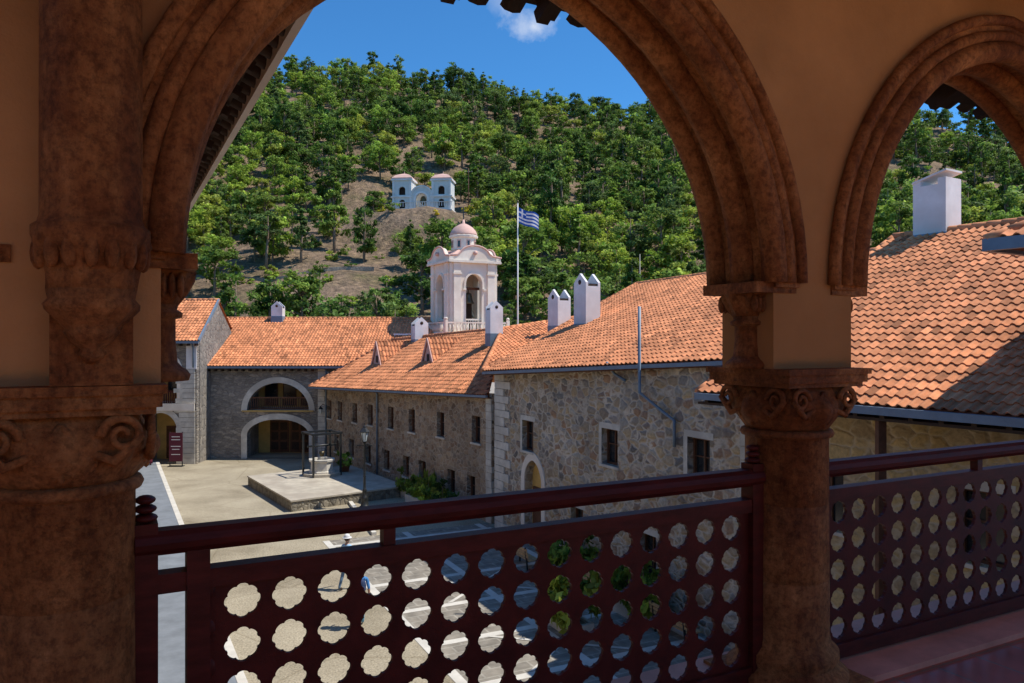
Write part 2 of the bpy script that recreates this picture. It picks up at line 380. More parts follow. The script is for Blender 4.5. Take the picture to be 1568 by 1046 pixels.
for ci,c in enumerate(COLS):
    P=planM(S(c,ARC_N,0),a)
    z=EYE
    mb.lathe([(.27,z-1.6),(.275,z-1.53),(.25,z-1.51),(.225,z-1.49),(.235,z-1.46),(.232,z-1.43),(.20,z-1.40),(.192,z-1.36),(.191,z-1.102),(.1875,z-1.1),(.191,z-1.098),(.189,z-.752),(.1855,z-.75),(.189,z-.748),(.188,z-.445),(.205,z-.44),(.212,z-.425),(.205,z-.41),(.188,z-.405)],M_sand,P,40)
    mb.box((-.27,-.27,FZ-.3),(.27,.27,FZ+.045),M_sand,P)
    prof=[];ww=[]
    K=14
    for k in range(K+1):
        t=k/K
        prof.append((.186+.03*math.sin(t*3.1)+.035*t*t, z-.405+.2*t)); ww.append(t)
    def cm(t,i,ww=ww):
        w=ww[i]; s=(1-w**2)+w**2*(.86*sq(t))
        leaf=.13*math.sin(math.pi*min(1,w*1.25))*max(0,math.cos(4*t))**1.0 if w<.8 else 0
        leaf+=.07*math.sin(math.pi*w)*abs(math.cos(8*t+.4))
        return s*(1+leaf)
    mb.lathe(prof,M_sand,P,96,cm)
    mb.box((-.235,-.235,z-.205),(.235,.235,z-.185),M_sand,P)
    mb.box((-.25,-.25,z-.185),(.25,.25,z-.148),M_sand,P)
    mb.box((-.262,-.262,z-.148),(.262,.262,z-.122),M_sand,P)
    for q in range(4):
        Q=P@Matrix.Rotation(q*math.pi/2,4,'Z')
        for sg in (-1,1):
            pts=[];rr=[]
            for k in range(26):
                t=k/25; ang=t*4.2*math.pi/1.4
                rad=.055*(1-t*.8)
                pts.append((sg*(.15-rad*math.cos(ang)*1.0), -.222-.006*t, z-.262+rad*math.sin(ang))); rr.append(.014*(1-.5*t))
            mb.tube(pts,rr,M_sand,7,Q)
            mb.tube([(sg*.20,-.225,z-.262),(sg*.13,-.222,z-.335),(sg*.05,-.212,z-.30),(0,-.212,z-.23)],[.012,.016,.014,.01],M_sand,7,Q)
        for k in range(-3,4):
            mb.ball((k*.028,-.205-.012*abs(1-abs(k)/3),z-.345+.012*abs(k)),(.012,.014,.045),M_sand,Q,8,6)
    for sg in (-1,1):
        J=P@Matrix.Translation((sg*.235,0,0))
        mb.lathe([(.105,z-.122),(.11,z-.105),(.1,z-.09),(.085,z-.08),(.072,z-.065),(.066,z+.0),(.066,z+.07),(.085,z+.075),(.087,z+.09),(.07,z+.10),(.074,z+.115)],M_sand,J,20)
        mb.lathe([(.075,z+.115),(.085,z+.15),(.1,z+.19),(.12,z+.22)],M_sand,J,64,lambda t,i:(1+.06*i/3*abs(math.cos(4*t)))*(1+.18*max(0,math.cos(8*t))*(i in(1,2))))
        mb.box((-.125,-.17,z+.215),(.115,.17,z+.262),M_sand,J)
        for k in range(-3,4):
            for side in(-1,1):
                mb.ball((sg*.0+.03*k*.8,side*.105,z+.17),(.011,.02,.04),M_sand,J,8,6)
# engaged shaft + carved corbel on the corner pier, gallery side
P=planM(S(-.045,ARC_N-.26,0),a); z=EYE
mb.lathe([(.012,z-.06),(.034,z-.035),(.028,z-.02),(.052,z+.0),(.07,z+.025),(.066,z+.035),(.08,z+.05),(.112,z+.085),(.118,z+.1),(.105,z+.115),(.11,z+.14)],M_sand,P,36,lambda t,i:1+(.05*math.cos(9*t) if i in(5,6,7) else 0))
mb.lathe([(.11,z+.14),(.106,z+.18),(.115,z+.22),(.135,z+.26),(.144,z+.28),(.144,z+.305),(.13,z+.315),(.124,z+.335),(.122,z+2.35)],M_sand,P,72,lambda t,i:1+(.10*max(0,math.cos(7*t)) if i in(1,2,3) else 0))
for k in range(9):
    t=-math.pi+ k*math.pi/8
    mb.ball((.125*math.cos(t),.125*math.sin(t),z+.235),(.02,.02,.045),M_sand,P,8,6)
mb.box((-.10,0.0,z-.12),(.10,.12,z+2.3),M_sand,P)
mb.build('carved_columns',gal)
# floor, kerb, ceiling over the walk; unseen floor and wall added behind it to bounce warm light
mb=MB(); G=planM(V((0,0,0)),a)
M_bounce=simple('bounce_floor',(.60,.38,.22),.8,1.5,.12,.1,20)
M_ceil=simple('ceiling_plaster',(.56,.33,.17),.9,1.5,.12,.1,20)
mb.box((-6,-1.4,FZ-.3),(13,ARC_N-.22,FZ),M_floor,G)
mb.box((-9,-8,FZ-.3),(16,-1.4,FZ),M_bounce,G)  # added out of view: sunlit floor that bounces warm light into the gallery
mb.box((-6,ARC_N-.22,FZ-.3),(13,ARC_N+.32,FZ+.03),M_kerb,G)
mb.box((-6.3,-1.4,FZ-.3),(-6,ARC_N+.2,EYE+2.4),M_plast,G)
mb.box((-6,-1.4,EYE+2.35),(13,ARC_N+.16,EYE+2.45),M_ceil,G)
for k in range(24):
    mb.box((-5.8+k*.8,-1.4,EYE+2.22),(-5.66+k*.8,ARC_N-.17,EYE+2.35),M_brown,G)
mb.box((-9,-8.3,FZ-.3),(16,-8,EYE+2.6),M_ceil,G)  # added out of view: blocks blue skylight and reflects warm light back
mb.box((-9,-8.3,-.3),(16,ARC_N+.1,FZ-.3),M_rubL,G)
mb.build('gallery_shell',gal)
def eave(mb,p,q,inward,zed,depth=3.2,slope=.45,raft=.55):
    p=V((p[0],p[1],zed));q=V((q[0],q[1],zed)); d=(q-p); L=d.length; d.normalize(); inw=V(inward).normalized()
    up=V((inw.x,inw.y,slope)).normalized(); nr=d.cross(up).normalized()
    if nr.z<0: nr=-nr
    vs=[p,q,q+up*depth,p+up*depth]; vs2=[v+nr*.03 for v in vs]
    mb.add(vs+vs2,[(0,1,2,3),(7,6,5,4),(0,4,5,1),(1,5,6,2),(2,6,7,3),(3,7,4,0)],M_dark)
    k=int(L/raft)
    for i in range(k+1):
        c=p+d*(i*raft+.05)-nr*.06+up*.02
        mb.beam(c,c+up*min(depth,2.0),.09,.11,M_dark)
        mb.beam(c-up*.05-nr*.0,c+up*.12,.07,.07,M_dark)
    k=int(L/.21)
    for i in range(k):
        c=p+d*(i*.21+.1)
        for row in range(3):
            e=c+nr*(.06+.02)+up*(row*.36-.1)
            vs=[];fs=[]
            for j in range(7):
                t=math.pi*j/6
                for ln in (0,.4):
                    lift=.03 if ln==0 else 0
                    vs.append(e+d*(.085*math.cos(t))+nr*(.06*math.sin(t)+lift)+up*ln)
            for j in range(6): fs.append((2*j,2*j+1,2*j+3,2*j+2))
            mb.add(vs,fs,M_under,None,True)
            vs=[];fs=[]
            for j in range(5):
                t=math.pi*j/4
                for ln in (0,.4):
                    vs.append(e+d*(.105+.07*math.cos(t))-nr*(.045*math.sin(t)-.01)+up*(ln-.02))
            for j in range(4): fs.append((2*j,2*j+1,2*j+3,2*j+2))
            mb.add(vs,fs,M_under if row else M_dark,None,True)
mb=MB()
eave(mb,S(.9,3.6),S(13,3.6),-n_,EYE+1.80,1.3)
mb.build('gallery_eave',gal)
# LEFT WING
lw=grp('courtyard_wing')
mb=MB()
eave(mb,S(.80,3.4),S(.80,58),-a,EYE+1.80,3.2)
mb.beam(S(.93,3.4,EYE+1.83),S(.93,58,EYE+1.83),.05,.12,M_white)
mb.build('wing_eave',lw)
LF=frame(S(-.0,3.4,0),n_)
for nm,z0,zs,top,mt in(('wing_upper_arcade',EYE-1.0,SPR,EYE+2.3,M_plast),('wing_lower_arcade',0,3.0,EYE-1.0,M_rubL)):
    hs=[arch_hole(1.6+SP*i+.2,z0+.02 if z0==0 else z0+.1,zs,1.15,1.15 if z0 else 1.3) for i in range(17)]
    panel(nm,rect(0,54.6,z0,top),hs,.4,LF,mt,lw)
mb=MB()
mb.box((0,-3,FZ-.3),(54,-.0-.41,FZ),M_floor,LF@Matrix(((1,0,0,0),(0,0,1,0),(0,1,0,0),(0,0,0,1))))
mb.box((0,0,-4.4),(54,EYE+2.3,-4.1),M_plast,LF)
mb.build('wing_inner',lw)
mb=MB()
K=planM(S(0,3.0,0),n_)
mb.box((0,-2.75,0),(56,0,.14),simple('blue_grey_paving',(.20,.22,.24),.8,1.5,.2,.1,20),K)
mb.box((0,-2.98,0),(56,-2.75,.15),M_light,K)
mb.build('kerbed_walkway')

# ------------------------------------------------------------ RAILINGS
def railing(name,s0,s1,lat0=None):
    g=grp(name)
    F=frame(S(0,ARC_N,0),a)
    L0=lat0 if lat0 else s0+.06
    L1=s1-.06
    nc=int((L1-L0-.03)/.1505); off=(L1-L0-nc*.1505)/2
    holes=[]
    for r in range(5):
        for c in range(nc):
            cx=L0+off+.1505*(c+.5); cz=EYE-1.49+.07+.143*r+.005
            h=[]
            for k in range(64):
                t=2*math.pi*k/64
                # rounded fret-sawn opening with eight shallow scallops
                rr=.0535+.0062*(abs(math.cos(4*t))**.55-.5)+.0012*math.cos(4*t)
                h.append((cx+rr*math.cos(t),cz+rr*math.sin(t)*.98))
            holes.append(h)
    panel('pierced_panel',rect(L0,L1,EYE-1.49,EYE-.775),holes,.016,F,M_wood,g,center=True)
    mb=MB()
    pr=[(-.05,-.02),(-.055,.0),(-.045,.02),(-.03,.035),(.03,.035),(.045,.02),(.055,0),(.05,-.02),(.03,-.04),(-.03,-.04)]
    vs=[(s0,EYE-.62+y,z) for z,y in pr]+[(s1,EYE-.62+y,z) for z,y in pr]
    k=len(pr)
    mb.add(vs,[(i,(i+1)%k,k+(i+1)%k,k+i) for i in range(k)]+[tuple(range(k))[::-1],tuple(range(k,2*k))],M_wood,F)
    mb.box((s0,EYE-.78,-.032),(s1,EYE-.72,.032),M_wood,F)
    mb.box((s0,EYE-1.555,-.032),(s1,EYE-1.485,.032),M_wood,F)
    nb=max(1,round((s1-s0)/1.07)-1)
    for i in range(nb):
        c=.875+1.07*i if lat0 else s0+(s1-s0)*(i+1)/(nb+1)
        mb.box((c-.022,EYE-.725,-.022),(c+.022,EYE-.655,.022),M_wood,F)
    posts=[s0+.03,s1-.03]
    if lat0: posts.append(lat0-.03)
    for j,c in enumerate(posts):
        h=EYE-.56 if j<2 else EYE-.655
        mb.box((c-.034,EYE-1.6,-.038),(c+.034,h,.038),M_wood,F)
        if j<2:
            for q in range(3):
                mb.ball((c,h+.014+q*.028,0),(.036-.003*q,.015,.036-.003*q),M_wood,F,14,8)
    if lat0:
        for q in range(6): mb.ball((lat0+.005,EYE-1.42+.125*q,0),(.022,.04,.014),M_wood,F,10,6)
    mb.build('rails_and_posts',g)
railing('wooden_railing',COLS[0]+.185,COLS[1]-.185,.275)
railing('wooden_railing.001',COLS[1]+.185,COLS[2]-.185)
railing('wooden_railing.002',COLS[2]+.185,COLS[3]-.185)
railing('wooden_railing.003',COLS[3]+.185,COLS[4]-.185)

# ------------------------------------------------------------ ROOF TILES
def inpoly(x,y,poly):
    c=False;n=len(poly);j=n-1
    for i in range(n):
        xi,yi=poly[i];xj,yj=poly[j]
        if (yi>y)!=(yj>y) and x<(xj-xi)*(y-yi)/(yj-yi)+xi: c=not c
        j=i
    return c
def slabroof(mb,pts):
    P=[V(p) for p in pts]
    for i in range(1,len(P)-1): mb.add([P[0],P[i],P[i+1]],[(0,1,2)],M_roof,None,False,.9)
def tile_roof(mb,poly,tw=.235,tl=.37,eavedir=True,th=.14):
    P=[V(p) for p in poly]
    nr=(P[1]-P[0]).cross(P[2]-P[0]).normalized()
    if nr.z<0: nr=-nr
    u=(P[1]-P[0]).normalized() if eavedir else UP.cross(nr).normalized()
    v=nr.cross(u).normalized()
    if v.z<0: v=-v
    o=P[0]
    q=[((p-o).dot(u),(p-o).dot(v)) for p in P]
    x0=min(p[0] for p in q);x1=max(p[0] for p in q);y0=min(p[1] for p in q);y1=max(p[1] for p in q)
    n=len(P)
    lo=[p-nr*.02 for p in P];hi=[p-nr*(.02+th) for p in P]
    mb.add(lo+hi,[tuple(range(n)),tuple(range(n,2*n))[::-1]]+[(i,(i+1)%n,n+(i+1)%n,n+i) for i in range(n)],M_under)
    xs=[0,.14,.3,.46,.6,.8,1.0]; hs=[0,.035,.05,.035,0,-.008,0]
    ny=int((y1-y0)/tl)+1; nx=int((x1-x0)/tw)+1
    for j in range(ny):
        y=y0+j*tl
        for i in range(nx):
            x=x0+i*tw
            if not inpoly(x+tw/2,y+tl*.5,q): continue
            dz=U(-.004,.006); dy=U(-.008,.008); t=U(.76,1.12)
            if R()<.08: t=U(.45,.72)
            if R()<.06: t=U(1.12,1.3)
            vs=[];fs=[]
            for xx,h in zip(xs,hs):
                b=o+u*(x+xx*tw)+nr*(h+dz)
                vs.append(b+v*(y+dy)+nr*.004); vs.append(b+v*(y+dy-.01)+nr*.036); vs.append(b+v*(y+tl+.02))
            for k in range(len(xs)-1):
                fs.append((3*k,3*k+3,3*k+4,3*k+1)); fs.append((3*k+1,3*k+4,3*k+5,3*k+2))
            mb.add(vs,fs,M_roof,None,False,t)
def ridge(mb,p,q,r=.12):
    p=V(p);q=V(q);L=(q-p).length;d=(q-p).normalized();k=int(L/.4)
    for i in range(k):
        s=p+d*(L*i/k); e=p+d*(L*(i+1)/k+.04)
        b=len(mb.t); mb.tube([s,e],[r*1.08,r*.95],M_roof,8)
        t=U(.75,1.2)
        for z in range(b,len(mb.t)): mb.t[z]=t
def quoin(mb,F,x0,z0,z1,side=1,w=(.95,.6),d=.035):
    z=z0;k=0
    while z<z1-.1:
        h=min(U(.3,.42),z1-z); ww=w[k%2]*U(.9,1.1)
        a_,b_=(x0,x0+ww) if side>0 else (x0-ww,x0)
        mb.box((a_,z+.012,-.1),(b_,z+h-.012,d+U(0,.012)),M_quoin,F); z+=h;k+=1
def window(mb,F,x,z0,w,h,M_fr=M_brown,lint=True):
    mb.box((x-w/2,z0,-.34),(x+w/2,z0+h,-.30),M_glass,F)
    f=.07
    for b in(((x-w/2,z0,-.30),(x-w/2+f,z0+h,-.22)),((x+w/2-f,z0,-.30),(x+w/2,z0+h,-.22)),((x-w/2+f,z0+h-f,-.30),(x+w/2-f,z0+h,-.22)),((x-w/2+f,z0,-.30),(x+w/2-f,z0+f,-.22)),((x-.025,z0+f,-.295),(x+.025,z0+h-f,-.235)),((x-w/2+f,z0+h*.55,-.293),(x-.025,z0+h*.55+.04,-.245)),((x+.025,z0+h*.55,-.293),(x+w/2-f,z0+h*.55+.04,-.245))):
        mb.box(b[0],b[1],M_fr,F)
    mb.box((x-w/2-.08,z0-.09,-.2),(x+w/2+.08,z0-.002,.06),M_quoin,F)
    if lint: mb.box((x-w/2-.15,z0+h+.002,-.2),(x+w/2+.15,z0+h+.2,.012),M_quoin,F)
def chimney(name,x,y,z0,z1,w,rot,parent=None,flat=False):
    mb=MB(); F=planM(V((x,y,0)),(math.cos(rot),math.sin(rot)))
    h=w/2; d=w*.42; zb=z1-w*.62; e=.13*w
    if flat:
        mb.box((-h,-d,z0),(h,d,z1-.2),M_white,F)
        for s in(-1,1): mb.box((s*(h-.12)-.12,-d,z1-.2),(s*(h-.12)+.12,d,z1-.02),M_white,F)
        vs=[(-h-.02,-d-.02,z1-.1),(h+.02,-d-.02,z1+.16),(h+.02,d+.02,z1+.16),(-h-.02,d+.02,z1-.1)]
        mb.add(vs+[(v[0],v[1],v[2]+.06) for v in vs],[(3,2,1,0),(4,5,6,7),(0,1,5,4),(1,2,6,5),(2,3,7,6),(3,0,4,7)],M_white,F)
    else:
        mb.box((-h,-d,z0),(h,d,zb),M_white,F)
        for s in(-1,1):
            y0,y1=(d-e,d) if s>0 else (-d,-d+e)
            vs=[(-h,y0,zb),(h,y0,zb),(h,y0,zb+w*.18),(0,y0,z1),(-h,y0,zb+w*.18),(-h,y1,zb),(h,y1,zb),(h,y1,zb+w*.18),(0,y1,z1),(-h,y1,zb+w*.18)]
            mb.add(vs,[(0,1,2,3,4),(9,8,7,6,5),(1,6,7,2),(2,7,8,3),(3,8,9,4),(4,9,5,0)],M_white,F)
            mb.lathe([(w*.12,0),(w*.12,.012)],M_dark,F@Matrix.Translation((0,s*d+(.0 if s>0 else -.012),zb+w*.2))@Matrix.Rotation(-math.pi/2,4,'X'),12)
        mb.box((-h+.05,-d+e,zb-.02),(h-.05,d-e,zb+w*.12),M_dark,F)
    mb.box((-h-.015,-d-.015,z0),(h+.015,d+.015,z0+.75),M_blue,F)
    return mb.build(name,parent)

# ------------------------------------------------------------ LONG STONE BUILDING (L)
L=grp('long_stone_building')
LO=V((-13.5,56,0)); LD=V((.53,-.848,0)).normalized(); LL=23.7
LFm=frame(LO,LD)
def lz(t): return 5.25+.7*t/LL
ups=[.7,2.9,5.8,8.55,11.8,14.8,18.4,22.2]; lows=[2.2,5.2,8.2,11.2,14.0,16.2,19.6,21.7]
hol=[]; mb=MB()
for t in ups:
    z=lz(t)-2.3; hol.append(rect(t-.42,t+.42,z,z+1.3)); window(mb,LFm,t,z,.84,1.3,lint=False)
for t in lows:
    hol.append(rect(t-.42,t+.42,.75,1.95)); window(mb,LFm,t,.75,.84,1.2,lint=False)
panel('rubble_wall',[(-.2,-.3),(LL,-.3),(LL,lz(LL)+.1),(-.2,lz(0)+.1)],hol,.45,LFm,M_rubL,L)
quoin(mb,LFm,LL-.5,0,lz(LL)-.1,1,(.5,.5))
mb.tube([(9.9,lz(9.9)+.1,.35),(9.9,lz(9.9)-.25,.1),(9.9,.2,.1)],.06,M_blue,8,LFm)
mb.box((-.5,.05,-6),(LL,5.0,-.5),M_rubL,LFm)
E0=V((-14.5,55,5.28));E1=V((-1.18,35.8,6.01));L1=V((-8.7,56,8.64));L2=V((-.53,45,9.25));E0b=V((-9.0,61.5,5.3))
tile_roof(mb,[E0,E1,L2,L1]); slabroof(mb,[E0b,E0,L1])
slabroof(mb,[V((3,56,5.5)),E0b,L1,L2])
ridge(mb,E0,L1);ridge(mb,L1,L2)
mb.beam(E0-UP*.07,E1-UP*.07,.13,.11,M_blue)
mb.beam(E0-UP*.15+V((.35,.2,0)),E1-UP*.15+V((.35,.2,0)),.5,.05,M_brown)
mb.build('roof_and_openings',L)
def dormer(x,y,z):
    mb=MB(); F=planM(V((x,y,z)),LD)
    h=.78; H=1.5
    mb.add([(-h,0,-.6),(h,0,-.6),(h,0,.0),(0,0,H),(-h,0,.0)],[(0,1,2,3,4)],M_pink,F)
    mb.box((-.16,-.03,.15),(.16,-.004,.6),M_dark,F)
    for s in(-1,1):
        p0=F@V((s*(h+.05),-.04,-.06)); p1=F@V((s*(h+.05),3.2,-.06)); p2=F@V((0,3.2,H+.05)); p3=F@V((0,-.04,H+.05))
        tile_roof(mb,[p0,p1,p2,p3],th=.03)
    for s in(-1,1):
        mb.beam(F@V((s*(h+.06),-.08,-.06)),F@V((0,-.08,H+.05)),.06,.1,M_pink)
    mb.build('vent_dormer',L)
dormer(-9.0,51.4,6.95); dormer(-5.0,46.0,7.15)
chimney('chimney_stack_west',-6.3,52.6,7.9,10.15,.95,math.radians(27),L)
chimney('chimney_stack_mid',-1.0,43.2,8.2,10.75,.78,math.radians(27),L)

# ------------------------------------------------------------ NEAR STONE BUILDING (N)
NB=grp('rubble_stone_house')
NO=V((-.75,35.2,0)); ND=V((.44,-.898,0)).normalized(); NF=frame(NO,ND)
def nz(t): return 7.15+.055*t
mb=MB(); hol=[]
for t,z0,h in((3.2,3.9,1.28),(9.4,4.2,1.26),(14.1,4.35,1.32)):
    hol.append(rect(t-.5,t+.5,z0,z0+h)); window(mb,NF,t,z0,1.0,h)
    mb.box((t-.68,z0-.1,-.1),(t-.502,z0+h,.01),M_quoin,NF)
for t in(7.2,11.6): 
    hol.append(rect(t-.45,t+.45,.9,2.3)); window(mb,NF,t,.9,.9,1.4)
hol.append(arch_hole(3.7,.0,2.7,.75,.8,.1))
panel('rubble_wall',[(0,-.3),(18,-.3),(18,nz(18)+.2),(0,nz(0))],hol,.5,NF,M_rubN,NB)
panel('door_surround',ring(3.7,0,2.7,.752,.8,.3,.1),[],.14,NF@Matrix.Translation((0,0,.04)),M_cream,NB)
mb.box((2.95,0,-.42),(4.45,3.6,-.36),M_yel,NF); mb.box((3.1,.05,-.36),(4.3,2.4,-.30),M_brown,NF)
quoin(mb,NF,0,0,nz(0)-.1,1,(1.45,1.0),.05)
NE=frame(NO+V((.898,.44,0))*6,-V((.898,.44,0)))
mb.box((0,0,-9),(18,6.9,-.5),M_rubN,NF)
quoin(mb,NE,6.0,0,nz(0)-.1,-1,(.8,.5),.03)
A=V((-1.29,34.5,7.18));B=V((6,20.8,8.02));C=V((7.12,44,11.78));D=V((14.2,25,11.78));Fp=V((3.8,47,9.95))
tile_roof(mb,[A,B,D,C]); tile_roof(mb,[A,C,Fp],eavedir=False); tile_roof(mb,[A,Fp,L2],eavedir=False)
slabroof(mb,[V((14,47,7.5)),C,D,V((20,28,7.5))])
slabroof(mb,[Fp,C,V((14,47,7.5)),V((3,56,5.5)),L2])
ridge(mb,A,C);ridge(mb,C,D);ridge(mb,A+UP*.02,L2)
ridge(mb,C,Fp); ridge(mb,Fp,L2)
mb.beam(A-UP*.09,B-UP*.09,.14,.12,M_blue)
mb.beam(A-UP*.17+V((.35,.17,0)),B-UP*.17+V((.35,.17,0)),.6,.05,M_brown)
q=V((4.0,24.2,0))
mb.tube([q+UP*9.6,q+UP*6.9,NF@V((12.5,6.35,.12)),NF@V((13.1,6.1,.1)),NF@V((13.1,5.3,.1))],.05,M_blue,8)
mb.tube([NF@V((9.9,nz(9.9)+.1,.45)),NF@V((9.9,nz(9.9)-.3,.12)),NF@V((10.5,nz(9.9)-.5,.1))],.05,M_blue,8)
mb.build('roof_and_openings',NB)
chimney('chimney_stack_a',3.6,37.0,8.6,11.75,1.0,math.radians(-60),NB)
chimney('chimney_stack_b',2.55,41.6,8.6,11.3,.98,math.radians(-60),NB)

# ------------------------------------------------------------ RIGHT HOUSE (R)
RB=grp('tiled_roof_house')
RD=V((.52,-.85,0)).normalized(); RP=V((.85,.52,0)).normalized()
RA=V((4.8,19.9,7.2)); RE=RA+RD*13
RR0=RA+RP*8.5+UP*4.6; RR1=RR0+RD*15
mb=MB()
tile_roof(mb,[RA,RE,RE+RP*8.5+UP*4.6+RD*2,RR0],tw=.225,tl=.34)
b0=RR0+RP*7-UP*3.8; slabroof(mb,[b0+RD*14,b0,RR0,RR1])
ridge(mb,RR0,RR1); ridge(mb,RA,RR0,.1)
mb.beam(RA-UP*.1-RP*.05,RE-UP*.1-RP*.05,.16,.16,M_blue)
mb.beam(RA-UP*.11,RA+RP*1.2+UP*.5,.05,.2,M_blue)
mb.beam(RA-UP*.28+RP*.6,RE-UP*.28+RP*.6,1.2,.06,M_dark)
for i in range(22):
    c=RA+RD*(.3+.6*i)-UP*.24; mb.beam(c,c+RP*1.5+UP*.1,.1,.12,M_dark)
for t in (5.0,9.2):
    c=RA+RD*t+RP*.12; mb.box((c.x-.08,c.y-.08,0),(c.x+.08,c.y+.08,6.95),M_brown)
RW=frame(V((RA.x,RA.y,0))+RP*1.6,RD)
hol=[]
for t in(2.6,6.2,9.8): hol.append(rect(t-.5,t+.5,4.0,5.5)); window(mb,RW,t,4.0,1.0,1.5)
panel('stone_wall',rect(.0,8.2,-.3,7.4),[h for h in hol[:2]],.45,RW,M_rubR,RB)
panel('plaster_wall',rect(8.2,13,-.3,7.4),[hol[2]],.45,RW,M_white,RB)
quoin(mb,RW,7.4,0,7.0,1,(.8,.5)); quoin(mb,RW,0,0,7.0,1,(.8,.5))
mb.box((0,0,-8),(13,7.0,-.46),M_rubR,RW)
mb.build('roof_and_openings',RB)
chimney('chimney_stack_a',12.9,23.4,11.0,13.4,1.0,math.radians(-58),RB,flat=True)
CB=grp('corner_block'); mb=MB()
P0=V((8.6,14.0,10.35)); P1=P0+RD*7;P2=P1+RP*7;P3=P0+RP*7; ap=P0+RD*3.5+RP*3.5+UP*1.9
for p,q in((P0,P1),(P1,P2),(P2,P3),(P3,P0)): tile_roof(mb,[p,q,ap]); mb.beam(p-UP*.1,q-UP*.1,.12,.22,M_blue); ridge(mb,p,ap,.09)
mb.box((.9,.9,6.5),(6.1,6.1,10.2),M_white,Matrix(((RD.x,RP.x,0,P0.x),(RD.y,RP.y,0,P0.y),(0,0,1,0),(0,0,0,1))))
mb.build('roof_and_walls',CB)

# ------------------------------------------------------------ BACK BUILDING (B)
BB=grp('gatehouse_range'); BF=frame(V((0,56,0)),(1,0,0)); mb=MB()
cx=-17.0
hol=[arch_hole(cx,0,1.7,2.25,1.15),arch_hole(cx,3.45,3.5,2.25,2.0)]
panel('stone_facade',rect(-22.2,-9,-.3,6.75),hol,.6,BF,M_rubB,BB)
panel('lower_arch_ring',ring(cx,0,1.7,2.252,1.15,.42),[],.7,BF@Matrix.Translation((0,0,.05)),M_quoin,BB)
panel('upper_arch_ring',ring(cx,3.45,3.5,2.252,2.0,.42),[],.7,BF@Matrix.Translation((0,0,.05)),M_quoin,BB)
mb.box((cx-2.24,2.95,-2.9),(cx+2.24,3.5,-.35),M_cream,BF)
mb.box((cx-2.6,3.42,-.2),(cx+2.6,3.5,.14),M_yel,BF)
mb.box((cx-2.24,3.0,-.34),(cx+2.24,3.4,-.3),M_yel,BF)
mb.box((cx-6,0,-3.4),(cx+5,6.6,-3.0),M_yel,BF)
for s in(-1,1):
    mb.box((cx-1.5 if s<0 else cx+.03,.05,-3.0),(cx-.03 if s<0 else cx+1.5,2.5,-2.92),M_brown,BF)
    for r in range(3):
        for c in range(2):
            x=cx+s*(.18+.68*c); mb.box((min(x,x+s*.52),.25+.75*r,-2.92),(max(x,x+s*.52),.82+.75*r,-2.88),M_dark,BF)
mb.box((cx-1.7,2.5,-3.0),(cx+1.7,2.75,-2.85),M_quoin,BF)
for x in(-1.4,0,1.4):
    mb.box((cx+x-.5,3.6,-3.0),(cx+x+.5,5.3,-2.94),M_glass,BF)
    for e in(-.5,.44): mb.box((cx+x+e,3.6,-2.94),(cx+x+e+.06,5.3,-2.9),M_brown,BF)
mb.box((cx-2.24,4.35,-.35),(cx+2.24,4.45,-.27),M_brown,BF); mb.box((cx-2.24,3.55,-.35),(cx+2.24,3.63,-.27),M_brown,BF)
for i in range(30): mb.box((cx-2.2+.15*i,3.6,-.33),(cx-2.15+.15*i,4.36,-.29),M_brown,BF)
quoin(mb,BF,-14.1,0,6.5,1,(.75,.5)); 
mb.box((-22.2,.0,-7),(-19.4,6.6,-.7),M_rubB,BF); mb.box((-14.5,0,-7),(-6,6.6,-.7),M_rubB,BF)
e0=V((-22.6,55.35,6.74));e1=V((-5,55.35,6.74));r1=V((-5.5,63,10.4)); r0=V((-25.5,63,10.4))
tile_roof(mb,[e0,e1,r1,r0]); slabroof(mb,[V((-5,70,7)),V((-27,70,7)),r0,r1])
ridge(mb,r0,r1); mb.beam(e0-UP*.1,e1-UP*.1,.14,.14,M_blue)
mb.beam(e0-UP*.2+V((0,.35,0)),e1-UP*.2+V((0,.35,0)),.6,.06,M_dark)
for i in range(16): mb.box((-22+.5*i,6.35,0.02),(-21.9+.5*i,6.5,.5),M_dark,BF)
mb.tube([(-13.5,6.6,.25),(-13.5,6.2,.1),(-13.5,.2,.1)],.06,M_blue,8,BF)
mb.box((-12.9,5.0,.02),(-12.6,5.6,.3),M_brown,BF)
mb.build('roof_and_openings',BB)
chimney('chimney_stack_a',-19.0,62.6,9.8,11.75,.9,0,BB)
LB=grp('arched_corner_house'); F=frame(V((0,53.5,0)),(1,0,0)); mb=MB(); cx=-24.4
hol=[arch_hole(cx,0,2.3,1.15,1.25),arch_hole(cx,4.2,6.4,1.15,1.15)]
panel('stone_facade',rect(-29,-21.9,-.3,8.5),hol,.5,F,M_rubB,LB)
panel('lower_ring',ring(cx,0,2.3,1.152,1.25,.38),[],.6,F@Matrix.Translation((0,0,.05)),M_quoin,LB)
panel('upper_ring',ring(cx,4.25,6.4,1.152,1.15,.38),[],.6,F@Matrix.Translation((0,0,.05)),M_cream,LB)
mb.box((cx-2.5,0,-2.6),(cx+2.4,8.3,-2.3),M_yel,F); mb.box((cx-2.4,3.7,-2.3),(cx+2.4,4.2,.14),M_cream,F)
mb.box((cx-.6,.05,-2.3),(cx+.6,2.4,-2.24),M_brown,F); mb.box((cx-.5,4.9,-2.3),(cx+.5,6.8,-2.25),M_brown,F)
mb.box((cx-.4,5.0,-2.25),(cx+.4,6.7,-2.22),M_glass,F)
mb.box((cx-1.15,4.95,-.25),(cx+1.15,5.05,-.15),M_wood,F)
for i in range(15): mb.box((cx-1.12+.155*i,4.2,-.23),(cx-1.05+.155*i,4.96,-.17),M_wood,F)
quoin(mb,F,-22.0,0,6.6,-1,(1.35,1.0),.06)
mb.box((-22.6,6.6,0),(-21.88,8.4,.06),M_white,F)
